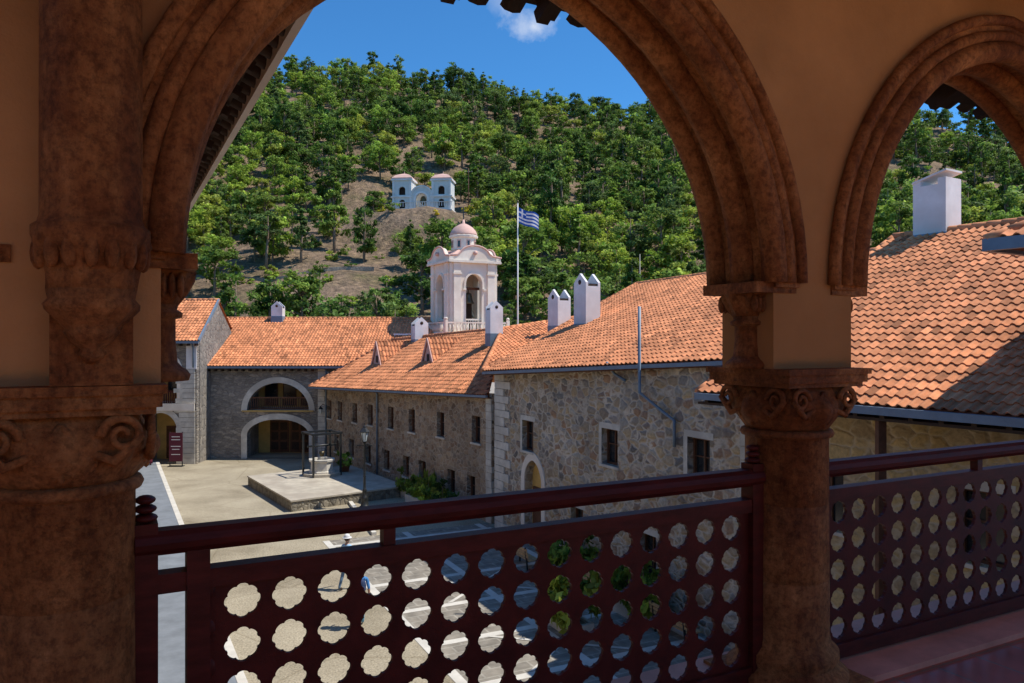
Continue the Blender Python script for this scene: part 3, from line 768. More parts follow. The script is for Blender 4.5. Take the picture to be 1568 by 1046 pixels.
mb.box((-29,0,-7),(-25.7,8.4,-.6),M_rubB,F); mb.box((-22.6,0,-7),(-21.9,8.4,-.6),M_rubB,F)
g0=V((-30,52.9,8.55));g1=V((-21.5,52.9,8.55));h0=V((-30,57.6,11.6));h1=V((-21.9,57.6,11.6))
tile_roof(mb,[g0,g1,h1,h0]); slabroof(mb,[V((-22.2,62,8.9)),V((-30,62,8.9)),h0,h1]); ridge(mb,h0,h1)
mb.add([(-21.95,53.6,8.3),(-21.95,61.5,8.3),(-21.98,57.6,11.4)],[(0,1,2)],M_rubB)
mb.beam(g0-UP*.1,g1-UP*.1,.14,.16,M_blue); mb.beam(g1,h1,.12,.22,M_blue)
mb.tube([(-22.1,8.4,.3),(-22.1,8.0,.1),(-22.1,6.7,.1)],.06,M_blue,8,F)
for i in range(14): mb.box((-29+.55*i,8.2,.02),(-28.9+.55*i,8.36,.5),M_dark,F)
mb.build('roof_and_openings',LB)

# ------------------------------------------------------------ BELL TOWER
BT=grp('bell_tower'); TC=V((-3.9,62,0)); TP=planM(TC,a); mb=MB(); h=2.0
mb.box((-h-.1,-h-.1,0),(h+.1,h+.1,8.9),M_cream,TP)
mb.box((-h-.3,-h-.3,8.9),(h+.3,h+.3,9.15),M_cream,TP)
for i,(xd,off) in enumerate(((a,-n_),(n_,a),(-a,n_),(-n_,-a))):
    F=frame(TC+off*h,xd)
    panel('belfry_wall',rect(-h+.002,h-.002,9.15,14.8),[arch_hole(0,9.2,13.0,.68,.75)],.45,F,M_cream,BT)
    panel('arch_trim',ring(0,12.6,13.0,.7,.77,.16),[],.12,F@Matrix.Translation((0,0,.08)),M_cream,BT)
    for s in(-1,1):
        mb.box((s*1.45-.3,9.15,.0),(s*1.45+.3,14.6,.14),M_cream,F)
        mb.box((s*1.45-.36,9.15,.0),(s*1.45+.36,9.6,.2),M_cream,F)
        mb.box((s*1.45-.36,13.7,.0),(s*1.45+.36,13.85,.2),M_cream,F)
        mb.box((s*.85-.12,12.5,.0),(s*.85+.12,12.62,.2),M_cream,F)
    mb.box((-.68,10.15,-.25),(.68,10.27,-.1),M_cream,F)
    for k in range(7): mb.tube([(-.6+.2*k,9.2,-.18),(-.6+.2*k,9.6,-.18),(-.6+.2*k,10.16,-.18)],[.03,.055,.03],M_cream,6,F)
    pts=[(-h-.25,14.8),(h+.25,14.8),(h+.25,15.05),(1.45,15.15)]+[(1.25*math.cos(t),15.15+.75*math.sin(t)) for t in [math.pi*j/12 for j in range(1,12)]]+[(-1.45,15.15),(-h-.25,15.05)]
    panel('pediment',pts,[],.35,F@Matrix.Translation((0,0,.18)),M_cream,BT)
    pp=[(h+.3,15.1,.2),(1.5,15.2,.2)]+[(1.3*math.cos(t),15.18+.8*math.sin(t),.2) for t in [math.pi*j/12 for j in range(1,12)]]+[(-1.5,15.2,.2),(-h-.3,15.1,.2)]
    mb.tube(pp,.07,M_pink,8,F)
    mb.box((-h-.22,14.62,-.1),(h+.22,14.8,.3),M_cream,F)
    mb.tube([(.0,15.4,.2),(0,15.4,.375)],.16,M_pink,12,F)
    mb.box((-h-.7,9.9,.62),(h+.7,10.0,.74),M_cream,F); mb.box((-h-.7,9.1,.1),(h+.7,9.25,.76),M_cream,F)
    for k in range(19): mb.tube([(-h-.6+.29*k,9.25,.68),(-h-.6+.29*k,9.5,.68),(-h-.6+.29*k,9.9,.68)],[.035,.06,.03],M_cream,6,F)
    for s in (-1,1): mb.box((s*(h+.62)-.1,9.25,.58),(s*(h+.62)+.1,10.15,.78),M_cream,F); mb.ball((s*(h+.62),10.25,.68),.12,M_cream,F)
mb.lathe([(2.9,15.05),(1.2,15.75),(1.2,15.76)],M_pink,TP,4,None,False,math.pi/4)
mb.lathe([(1.0,15.4),(1.0,15.75),(1.08,15.8),(.98,15.85),(.98,16.75),(1.15,16.8),(1.18,16.95),(1.1,17.0)],M_cream,TP,16,None,False)
for k in range(8):
    Q=TP@Matrix.Rotation(k*math.pi/4,4,'Z'); mb.box((.93,-.16,15.95),(1.0,.16,16.6),M_pink,Q)
    mb.box((.985,-.1,16.0),(1.006,.1,16.5),M_glass,Q)
mb.lathe([(1.12,17.0),(1.1,17.12),(.98,17.38),(.75,17.65),(.42,17.86),(.12,18.0),(.08,18.3)],M_pink,TP,24)
mb.box((-.035,-.035,18.2),(.035,.035,19.3),M_iron,TP); mb.box((-.28,-.035,18.85),(.28,.035,18.92),M_iron,TP)
for x,y,z,s in((0,-.9,12.0,1.0),(-.9,.1,12.1,.8),(.6,.4,11.0,1.1)):
    Q=TP@Matrix.Translation((x,y,z))@Matrix.Scale(s,4)
    mb.lathe([(.5,-.5),(.47,-.42),(.36,-.2),(.3,.1),(.26,.3),(.1,.38),(.04,.4),(.04,.7)],M_bronze,Q,20)
mb.box((-1.7,-.98,12.6),(1.7,-.82,12.8),M_brown,TP); mb.box((-.98,-1.7,12.6),(-.82,1.7,12.8),M_brown,TP); mb.box((-1.6,-1.6,9.2),(1.6,1.6,9.3),M_white,TP)
mb.box((-.5,-.5,9.3),(.5,.5,12.2),M_dark,TP)
mb.build('tower_details',BT)
mb=MB(); F=frame(V((-8.2,60,0)),(1,.25,0))
mb.box((-1,0,-.3),(4,8.6,0),M_white,F)
for k in range(16): mb.tube([(-.9+.3*k,8.6,-.1),(-.9+.3*k,9.0,-.1)],[.07,.05],M_white,6,F)
mb.box((-1,9.0,-.2),(4,9.12,0),M_white,F)
mb.build('balustraded_terrace')

# ------------------------------------------------------------ HILL
sky_pts=[(-900,200),(-200,165),(200,150),(385,140),(480,127),(580,122),(700,140),(800,170),(900,188),(1000,193),(1060,184),(1150,186),(1340,186),(1450,202),(1568,222),(1800,255),(2600,300)]
def itp(u):
    if u<=sky_pts[0][0]: return sky_pts[0][1]
    for (x0,y0),(x1,y1) in zip(sky_pts,sky_pts[1:]):
        if u<=x1: return y0+(y1-y0)*(u-x0)/(x1-x0)
    return sky_pts[-1][1]
def hz(x,y):
    t=(y-72)/228
    if t<0: return -.1
    u=784+1180*x/300.0 if y>300 else 784+1180*x/max(y,75)
    Rz=8.5+(523-itp(u))/1180*300
    w=noise.noise(V((x*.018,y*.018,0)))*9+noise.noise(V((x*.06,y*.06,3)))*3
    if t<=1: z=Rz*t**1.15
    else: z=Rz*(1-.35*(t-1))
    z+=w*min(1,t*3)*(1-.6*min(1,max(0,t-.75)*4))
    d=math.hypot(x+17.6,(y-152))
    if d<16:
        k=max(0,min(1,(16-d)/7)); z=z*(1-k)+33.6*k
    return z
clear=[(-29,113,15,14),(-45,100,8,6),(-38,148,13,12),(-25,141,9,8),(-17,134,7,6),(60,232,8,6),(118,215,9,8),(38,200,6,5),(90,160,6,6),(-50,240,6,5),(70,290,9,5),(48,178,7,5),(140,250,8,6),(10,215,5,5),(-8,262,5,4)]
def clearing(x,y):
    m=0
    for cx,cy,rx,ry in clear:
        d=math.hypot((x-cx)/rx,(y-cy)/ry)+noise.noise(V((x*.15,y*.15,9)))*.6
        m=max(m,1-d)
    return m
me=bpy.data.meshes.new('hill'); vs=[];fs=[];nx=260;ny=130
for j in range(ny):
    y=70+ (j/(ny-1))**1.15*420
    for i in range(nx):
        x=-460+920*i/(nx-1); vs.append((x,y,hz(x,y)+noise.noise(V((x*.3,y*.3,5)))*.9*(1 if y>80 else 0)))
for j in range(ny-1):
    for i in range(nx-1): k=j*nx+i; fs.append((k,k+1,k+nx+1,k+nx))
me.from_pydata(vs,[],fs)
for p in me.polygons: p.use_smooth=True
def hill_mat():
    m,nt,b,out=newmat('hill_soil')
    tc=N(nt,'ShaderNodeTexCoord')
    n1=N(nt,'ShaderNodeTexNoise'); n1.inputs['Scale'].default_value=.09; n1.inputs['Detail'].default_value=10; n1.inputs['Roughness'].default_value=.75
    n2=N(nt,'ShaderNodeTexNoise'); n2.inputs['Scale'].default_value=.9; n2.inputs['Detail'].default_value=8; n2.inputs['Roughness'].default_value=.7
    n3=N(nt,'ShaderNodeTexVoronoi'); n3.inputs['Scale'].default_value=.8
    for n in(n1,n2,n3): nt.links.new(tc.outputs['Object'],n.inputs[0])
    r1=ramp(nt,[(.33,(.50,.35,.24)),(.45,(.38,.27,.18)),(.56,(.30,.22,.13)),(.72,(.16,.17,.05))]); nt.links.new(n1.outputs[0],r1.inputs[0])
    r2=ramp(nt,[(.35,(.42,.40,.38)),(.7,(1.3,1.26,1.22))]); nt.links.new(n2.outputs[0],r2.inputs[0])
    c=mixc(nt,'MULTIPLY',1.0,r1.outputs[0],r2.outputs[0])
    r4=ramp(nt,[(.1,(1.25,1.2,1.15)),(.5,(.75,.74,.73))]); nt.links.new(n3.outputs['Distance'],r4.inputs[0]); c=mixc(nt,'MULTIPLY',.8,c,r4.outputs[0])
    nt.links.new(c,b.inputs['Base Color']); b.inputs['Roughness'].default_value=.95
    bp=N(nt,'ShaderNodeBump'); bp.inputs['Strength'].default_value=1.0; bp.inputs['Distance'].default_value=.9
    nt.links.new(n2.outputs[0],bp.inputs['Height']); nt.links.new(bp.outputs[0],b.inputs['Normal'])
    return m
me.materials.append(hill_mat()); link(bpy.data.objects.new('hill',me))
def leaf_quad(mb,c,s,mat,t,outw):
    d=(V((R()-.5,R()-.5,R()-.35)).normalized()+outw*.7+V((0,0,.25))).normalized(); u=d.orthogonal().normalized(); w=d.cross(u)
    an=R()*6.28; u2=u*math.cos(an)+w*math.sin(an); w2=d.cross(u2)
    mb.add([c-u2*s-w2*s*.5,c+u2*s*.2-w2*s*.6,c+u2*s+w2*s*.4,c-u2*s*.3+w2*s*.6],[(0,1,2,3)],mat,None,False,t)
def tree_mesh(name,h,cr,cb,kind,mat,ncl,nl,ls,seed):
    random.seed(seed); mb=MB()
    lean=V((U(-.3,.3),U(-.3,.3),0))
    mb.tube([V((0,0,-.8)),V((0,0,h*.3))+lean*.4,V((0,0,h*.65))+lean,V((0,0,h*.93))+lean],[h*.03,h*.022,h*.014,.02],M_bark,6)
    for k in range(ncl):
        f=R()
        if kind=='cone':
            z=cb+(h-cb)*f; rr=cr*(1-f)**.8*math.sqrt(U(.15,1)); cs=cr*.28*(1.1-.6*f)
        elif kind=='umb':
            z=cb+(h-cb)*(f**.7); rr=cr*math.sqrt(max(.05,1-((f**.7)-.45)**2*2.2))*math.sqrt(U(.1,1)); cs=cr*.27
        else:
            z=cb+(h-cb)*f; rr=cr*math.sqrt(max(.03,1-(2*f-1)**2))*math.sqrt(U(.2,1)); cs=cr*.29
        an=R()*6.28; c=V((rr*math.cos(an),rr*math.sin(an),z))+lean
        if k%3==0: mb.tube([V((0,0,z*.75))+lean*.7,c*.5+V((0,0,z*.42))+lean*.3,c],[.09,.06,.02],M_bark,4)
        t=U(.5,1.5)
        ow=(c-lean-V((0,0,cb+(h-cb)*.35))); ow=ow.normalized()
        for q in range(nl):
            p=V((random.gauss(0,1),random.gauss(0,1),random.gauss(0,.55)))*cs*.55
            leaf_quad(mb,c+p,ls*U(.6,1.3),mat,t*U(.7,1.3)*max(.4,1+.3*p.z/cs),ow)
    ob=mb.build(name); me=ob.data; bpy.data.objects.remove(ob); return me
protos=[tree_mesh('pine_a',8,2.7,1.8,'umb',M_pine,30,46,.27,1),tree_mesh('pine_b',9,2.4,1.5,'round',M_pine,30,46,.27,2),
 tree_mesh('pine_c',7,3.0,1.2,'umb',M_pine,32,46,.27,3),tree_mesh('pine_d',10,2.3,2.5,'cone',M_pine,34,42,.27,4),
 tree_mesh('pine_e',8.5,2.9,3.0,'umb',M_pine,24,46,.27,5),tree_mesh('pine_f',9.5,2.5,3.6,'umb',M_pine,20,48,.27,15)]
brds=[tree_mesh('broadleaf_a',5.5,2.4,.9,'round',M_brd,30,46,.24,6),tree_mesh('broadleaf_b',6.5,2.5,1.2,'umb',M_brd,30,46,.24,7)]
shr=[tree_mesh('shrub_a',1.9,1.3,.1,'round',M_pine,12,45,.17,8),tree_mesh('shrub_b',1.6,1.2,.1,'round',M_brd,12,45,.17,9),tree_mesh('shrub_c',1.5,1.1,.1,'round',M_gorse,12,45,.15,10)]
random.seed(21)
forest=grp('pine_forest'); cnt=0
def put(me,x,y,z,s,par,zs=1):
    o=bpy.data.objects.new(me.name,me); o.location=(x,y,z); o.rotation_euler=(0,0,R()*6.28); o.scale=(s*U(.85,1.15),s*U(.85,1.15),s*zs*U(.85,1.2)); link(o,par)
y=80
while y<322:
    st=4.6+ (y-80)*.006
    x=-.60*y-6
    while x<.76*y+6:
        px=x+U(-.5,.5)*st; py=y+U(-.5,.5)*st
        c=clearing(px,py); dsh=math.hypot(px+17.6,(py-152))
        front=(abs(px+17.2)<9.5 and 134<py<153) or dsh<9.5
        ok=c<0.02 and not front
        inC=False
        if c>0 and R()<.13 and not front: ok=True; inC=True
        dens=noise.noise(V((px*.03,py*.03,7)))
        if ok and R()<.86+dens*.6:
            bright=noise.noise(V((px*.025+5,py*.025,1)))+( .3 if px<-30 and py<210 else 0)+(.12 if py<130 and px>-5 else 0)
            if R()<.22+bright*.8: me_=random.choice(brds); s=U(.7,1.3)
            else: me_=random.choice(protos); s=U(.5,1.35)
            if py<112: s*=.8
            if inC: s*=.75
            put(me_,px,py,hz(px,py)-.2,s,forest); cnt+=1
        elif R()<.6 and dsh>7:
            g=shr[2] if (px>-24 and px<-6 and 134<py<150 and R()<.8) or R()<.04 else random.choice(shr[:2])
            put(g,px,py,hz(px,py)-.1,U(.5,1.2) if not front else U(.6,1.1),forest)
        x+=st
    y+=st
print('trees',cnt)
# ------------------------------------------------------------ SHRINE on the hill
M_shr=simple('shrine_grey_render',(.66,.66,.63),.8,1,.12,.1,20)
sh=grp('hillside_shrine'); mb=MB(); sx,sy,sz=-17.6,150,33.6
SHF=frame(V((sx,sy,sz)),(1,-.12,0))
mb.box((-6.2,-2.5,-6),(6.2,.3,1.2),M_rubN,SHF)
for cx,w,hh in((-3.9,1.9,6.4),(3.9,1.9,6.2)):
    panel('turret_front',rect(cx-w,cx+w,.3,hh),[arch_hole(cx,.9,2.0,.6,.6),arch_hole(cx,3.5,4.5,.65,.65)],.5,SHF,M_shr,sh)
    mb.box((cx-w,.3,-3.6),(cx+w,hh,-1.0),M_shr,SHF)
    mb.box((cx-w-.002,.3,-1.0),(cx-w+.3,hh-.01,-.5),M_shr,SHF); mb.box((cx+w-.3,.3,-1.0),(cx+w+.002,hh-.01,-.5),M_shr,SHF)
    mb.box((cx-w+.3,.9,-.99),(cx+w-.3,5.2,-.95),M_dark,SHF)
    for z in(.3,3.0,hh-.05): mb.box((cx-w-.25,z,-3.8),(cx+w+.25,z+.3,.25),M_white,SHF)
    for s in(-1,1): mb.box((cx+s*(w-.2)-.2,.6,.0),(cx+s*(w-.2)+.2,hh-.06,.15),M_white,SHF)
    Q=planM(SHF@V((cx,hh+.25,-1.8)),(1,-.12)); mb.lathe([(2.9,0),(2.85,.25),(1.9,.9),(.7,1.25),(.1,1.4),(.06,1.8)],M_pink,Q,4,None,False,math.pi/4)
panel('centre_gable',[(-2.1,.3),(2.1,.3),(2.1,3.6)]+[(2.0*math.cos(t),3.6+1.5*math.sin(t)) for t in [math.pi*j/14 for j in range(0,15)]]+[(-2.1,3.6)],[arch_hole(0,.6,2.6,1.15,1.15)],.5,SHF@Matrix.Translation((0,0,.1)),M_shr,sh)
panel('centre_arch',ring(0,.6,2.6,1.16,1.16,.35),[],.2,SHF@Matrix.Translation((0,0,.25)),M_white,sh)
panel('gable_trim',ring(0,3.4,3.6,1.8,1.4,.3),[],.2,SHF@Matrix.Translation((0,0,.25)),M_white,sh)
mb.box((-2.1,.3,-3.4),(2.1,4.0,-1.4),M_cream,SHF); mb.ball((0,2.6,-1.3),(.6,.9,.1),M_bronze,SHF)
for k in range(26): mb.box((-6.1+.48*k,1.2,.1),(-6.0+.48*k,2.0,.2),M_white,SHF)
mb.box((-6.2,2.0,.05),(6.2,2.1,.25),M_white,SHF)
mb.build('shrine_masonry',sh)
mb=MB()
prev=None
for i in range(26):
    x=-62+i*1.6; y=121+2*math.sin(i*.3); p=V((x,y,hz(x,y)+.1))
    if prev: mb.beam(prev,p,.3,.7,M_rubB)
    prev=p
mb.build('terrace_wall')
mb=MB(); prev=None
for i in range(30):
    x=-52+i*1.3; y=103+1.5*math.sin(i*.25); p=V((x,y,hz(x,y)))
    mb.tube([p,p+UP*1.4],.035,M_iron,5)
    if prev:
        for z in(.5,1.0,1.35): mb.tube([prev+UP*z,p+UP*z],.015,M_iron,4)
    prev=p
mb.build('hillside_fence')
def pole(name,x,y,h_,r=.12,arm=True):
    mb=MB(); z=hz(x,y) if y>75 else 0
    mb.tube([(x,y,z-.5),(x,y,z+h_)],[r,r*.6],M_quoin if not arm else M_brown,8)
    if arm: mb.box((x-.8,y-.06,z+h_-.9),(x+.8,y+.06,z+h_-.78),M_dark); 
    if arm:
        for k in(-.7,-.25,.25,.7): mb.tube([(x+k,y,z+h_-.78),(x+k,y,z+h_-.6)],.05,M_white,6)
    mb.build(name)
pole('utility_pole',-34.2,150,10); pole('utility_pole.001',-8.8,156,10)
pole('lightning_mast',16.6,100,11,.07,False)

# ------------------------------------------------------------ FLAG
M_fb=simple('flag_blue',(.02,.10,.42),.7,5,.1,0); M_fw=simple('flag_white',(.8,.8,.8),.7,5,.05,0)
fp=grp('flagpole'); mb=MB(); fx,fy=.45,60
mb.tube([(fx,fy,0),(fx,fy,19.3)],[.08,.045],M_white,10); mb.ball((fx,fy,19.4),.1,M_bronze)
FW,FH,nc_,nr_=1.75,1.2,27,9
def fpt(i,j):
    u=i/nc_; v=j/nr_
    return V((fx+.06+FW*u*.9, fy+.22*math.sin(u*7+v*1.2)*u, 18.95-FH*v-.62*u-.12*math.sin(u*6)*u))
for i in range(nc_):
    for j in range(nr_):
        blue=(j%2==0)
        if i<10 and j<5: blue=not(j==2 or i in(4,5))
        mb.add([fpt(i,j),fpt(i+1,j),fpt(i+1,j+1),fpt(i,j+1)],[(0,1,2,3)],M_fb if blue else M_fw,None,True)
mb.build('pole_and_greek_flag',fp)

# ------------------------------------------------------------ COURTYARD FURNITURE
C1=V((-11.0,38.4,0)); pd1=V((5.2,4.0,0)); pd2=V((-4.6,7.1,0)); pd1=pd1.normalized()*6.5; pd2=pd2.normalized()*8.4
plat=grp('raised_stone_platform')
def prism(mb,pts,z0,z1,mat,mt=None):
    n=len(pts); lo=[(p[0],p[1],z0) for p in pts]; hi=[(p[0],p[1],z1) for p in pts]
    mb.add(lo+hi,[(i,(i+1)%n,n+(i+1)%n,n+i) for i in range(n)],mat); mb.add(hi,[tuple(range(n))],mt or mat)
mb=MB(); q=[C1,C1+pd1,C1+pd1+pd2,C1+pd2]
prism(mb,q,0,.5,M_rubP)
cen=(q[0]+q[2])/2; q2=[cen+(p-cen)*1.012 for p in q]; prism(mb,q2,.5,.58,M_slab)
mb.build('platform',plat)
wx=V((-11.3,45.8,.58)); wl=grp('stone_well_with_iron_frame'); mb=MB(); W=planM(wx,pd1)
mb.lathe([(1.15,0),(1.15,.16),(1.14,.17)],M_slab,W,8,None,False); mb.lathe([(.78,.16),(.78,.25),(.7,.28),(.68,.8),(.78,.84),(.8,.95),(.6,.96),(.58,.5)],M_quoin,W,8,None,False)
for sx_ in(-1,1):
    for sy_ in(-1,1): mb.box((sx_*.85-.05,sy_*.75-.05,.0),(sx_*.85+.05,sy_*.75+.05,2.45),M_iron,W)
for s_ in(-1,1):
    mb.box((-.95,s_*.75-.06,2.45),(.95,s_*.75+.06,2.57),M_iron,W); mb.box((s_*.85-.055,-.75,2.47),(s_*.85+.055,.75,2.56),M_iron,W)
mb.tube([(-.9,0,1.75),(.9,0,1.75)],.06,M_iron,8,W)
for t in range(16):
    a0=t*math.pi/8;a1=a0+math.pi/8; mb.tube([(.95,.35*math.cos(a0),1.75+.35*math.sin(a0)),(.95,.35*math.cos(a1),1.75+.35*math.sin(a1))],.02,M_iron,5,W)
mb.lathe([(.12,1.1),(.16,1.4),(.15,1.4)],M_bronze,W,12); mb.tube([(0,0,1.4),(0,0,1.75)],.01,M_iron,4,W)
mb.build('well',wl)
def potted(name,x,y,z,s=1,par=None):
    g=grp(name) if not par else par
    mb=MB(); Q=Matrix.Translation((x,y,z))
    mb.lathe([(.18*s,0),(.26*s,.35*s),(.29*s,.37*s),(.29*s,.42*s),(.24*s,.42*s),(.23*s,.36*s)],M_under,Q,16); mb.build('pot',g)
    o=bpy.data.objects.new('foliage',shr[1]); o.location=(x,y,z+.25*s); o.scale=(.32*s,.32*s,.45*s); link(o,g)
potted('potted_plant',-10.2,47.0,.58,1.3)
def street_lamp(name,x,y,H,z=0):
    mb=MB(); Q=Matrix.Translation((x,y,z))
    mb.lathe([(.26,0),(.26,.12),(.2,.16),(.17,.5),(.19,.55),(.13,.62),(.1,.9),(.12,.94),(.07,1.0),(.06,1.6),(.08,1.63),(.055,1.68),(.05,H-1.0),(.08,H-.97),(.04,H-.9)],M_iron,Q,14,lambda t,i:1+.06*math.cos(6*t)*(2<i<8))
    mb.box((-.35,-.018,H-1.12),(.35,.018,H-1.08),M_iron,Q)
    mb.ball((-.36,0,H-1.1),.035,M_iron,Q); mb.ball((.36,0,H-1.1),.035,M_iron,Q)
    mb.lathe([(.09,H-.9),(.2,H-.42),(.2,H-.41)],M_lglass,Q,6,None,False)
    for k in range(6):
        t=k*math.pi/3; mb.tube([(.1*math.cos(t),.1*math.sin(t),H-.9),(.21*math.cos(t),.21*math.sin(t),H-.41)],.014,M_iron,5,Q)
    mb.lathe([(.25,H-.42),(.26,H-.39),(.12,H-.2),(.09,H-.18),(.09,H-.12),(.03,H-.06),(.015,H+.05)],M_iron,Q,6,None,False)
    mb.lathe([(.11,H-.92),(.11,H-.88)],M_iron,Q,6,None,False)
    return mb.build(name)
street_lamp('street_lamp',-7.5,39.2,4.3)
mb=MB(); Q=planM(V((-22.85,52.4,0)),(1,0))
mb.box((-.45,-.04,.35),(.45,.0,2.3),simple('maroon_sign',(.12,.02,.04),.5,4,.1,0),Q)
for z,w in((2.0,.28),(1.8,.3),(1.35,.33),(1.15,.25),(.8,.3)): mb.box((-w,-.046,z),(w,-.041,z+.05),M_fw,Q)
for s in(-1,1): mb.box((s*.42-.03,0.0,0),(s*.42+.03,.05,2.35),M_iron,Q)
mb.box((-.5,-.2,0),(.5,.25,.05),M_iron,Q); mb.build('information_sign')
M_tan=simple('tan_wood',(.52,.34,.17),.6,5,.2,.2,30)
def bench(name,o,xd):
    mb=MB(); Q=planM(o,xd); M_bw=M_tan
    for k in range(4): mb.box((-.85,-.22+.115*k,.42),(.85,-.13+.115*k,.455),M_bw,Q)
    for k in range(3): mb.box((-.85,.26+.02*k,.55+.12*k),(.85,.285+.02*k,.64+.12*k),M_bw,Q)
    for s in(-.7,.7):
        mb.box((s-.03,-.2,0),(s+.03,-.15,.42),M_iron,Q); mb.beam(Q@V((s,.2,0)),Q@V((s,.31,.92)),.05,.05,M_iron); mb.box((s-.03,-.2,.39),(s+.03,.24,.42),M_iron,Q)
    mb.build(name)
nN=V((-.898,-.44,0)).normalized()
def npos(t,d): p=NO+ND*t+nN*d; return V((p.x,p.y,0))
bench('wooden_bench',npos(6.0,1.6),-ND); bench('wooden_bench.001',npos(14.2,.9),-ND); bench('wooden_bench.002',npos(9.6,1.0),-ND)
def planter(name,o,xd,w=2.0,n=5,kind=0,big=1.0):
    g=grp(name); mb=MB(); Q=planM(o,xd)
    mb.box((-w/2,-.35,0),(w/2,-.25,.4),M_quoin,Q); mb.box((-w/2,.25,0),(w/2,.35,.4),M_quoin,Q)
    mb.box((-w/2,-.25,0),(-w/2+.1,.25,.4),M_quoin,Q); mb.box((w/2-.1,-.25,0),(w/2,.25,.4),M_quoin,Q); mb.box((-w/2+.1,-.25,0),(w/2-.1,.25,.33),M_dirt,Q)
    mb.build('trough',g)
    for k in range(n):
        p=Q@V((-w/2+.25+(w-.5)*k/max(1,n-1),U(-.1,.1),.3)); o_=bpy.data.objects.new('shrub',shr[1 if (k+kind)%2 else 0]); o_.location=p; o_.rotation_euler=(0,0,R()*6); s=U(.35,.6)*big; o_.scale=(s*.8,s*.8,s*1.2); link(o_,g)
planter('stone_planter',npos(8.0,.8),ND,1.8,4,1,1.4); planter('stone_planter.001',npos(11.8,.9),ND,2.4,5,1,1.4); planter('stone_planter.002',npos(12.4,3.3),ND,1.4,3,1,1.6)
def lpos(t,d):
    nn=V((-.848,-.53,0)); p=LO+LD*t+nn*d; return V((p.x,p.y,0))
planter('stone_planter.003',lpos(19,1.0),LD,4.2,8,1); planter('stone_planter.004',lpos(16.4,.7),LD,1.6,4,0)
g=grp('climbing_shrub')
for k in range(3):
    p=lpos(17.2+.45*k,.35); o_=bpy.data.objects.new('shrub',shr[1]); o_.location=p+UP*.1; o_.scale=(.35,.3,U(.7,1.1)); link(o_,g)
def strip():
    pts=[npos(-1,0),npos(22,0),npos(22,7.6),npos(-1,7.6)]
    poly_sheet('paved_terrace',[(p.x,p.y) for p in pts],.004,M_slabs)
    mb=MB()
    for t in [k*2.9 for k in range(0,8)]:
        p=[npos(t-.14,.2),npos(t+.14,.2),npos(t+.14,7.4),npos(t-.14,7.4)]
        mb.add([(v.x,v.y,.008) for v in p],[(0,1,2,3)],M_light)
    for d in(.5,4.0,7.5):
        p=[npos(-1,d-.14),npos(22,d-.14),npos(22,d+.14),npos(-1,d+.14)]
        mb.add([(v.x,v.y,.012) for v in p],[(0,1,2,3)],M_light)
    for t in(1.45,7.25,13.05):
        for s in(-1,1):
            p=[npos(t-1.3,4-1.6*s-.1),npos(t-1.3,4-1.6*s+.1),npos(t+1.3,4+1.6*s+.1),npos(t+1.3,4+1.6*s-.1)]
            mb.add([(v.x,v.y,.016 if s>0 else .020) for v in p],[(0,1,2,3)],M_light)
    mb.build('paving_bands')
strip()
mb=MB()
for i in range(9):
    p=lpos(12+i*1.2,3.2+.25*i); q_=lpos(12+(i+1)*1.2,3.2+.25*(i+1)); mb.beam(p+UP*.07,q_+UP*.07,.2,.14,M_light)
mb.build('pavement_kerb')
mb=MB(); Q=LFm
mb.box((.05,3.55,.0),(.15,3.9,.04),M_iron,Q); mb.tube([(.1,3.85,.02),(.1,3.95,.3),(.1,3.8,.45)],.02,M_iron,6,Q)
Qm=Matrix.Translation(Q@V((.1,3.3,.45))); mb.lathe([(.08,0),(.15,.32)],M_lglass,Qm,6,None,False); mb.lathe([(.19,.32),(.05,.48),(.02,.55)],M_iron,Qm,6,None,False); mb.build('wall_lantern')

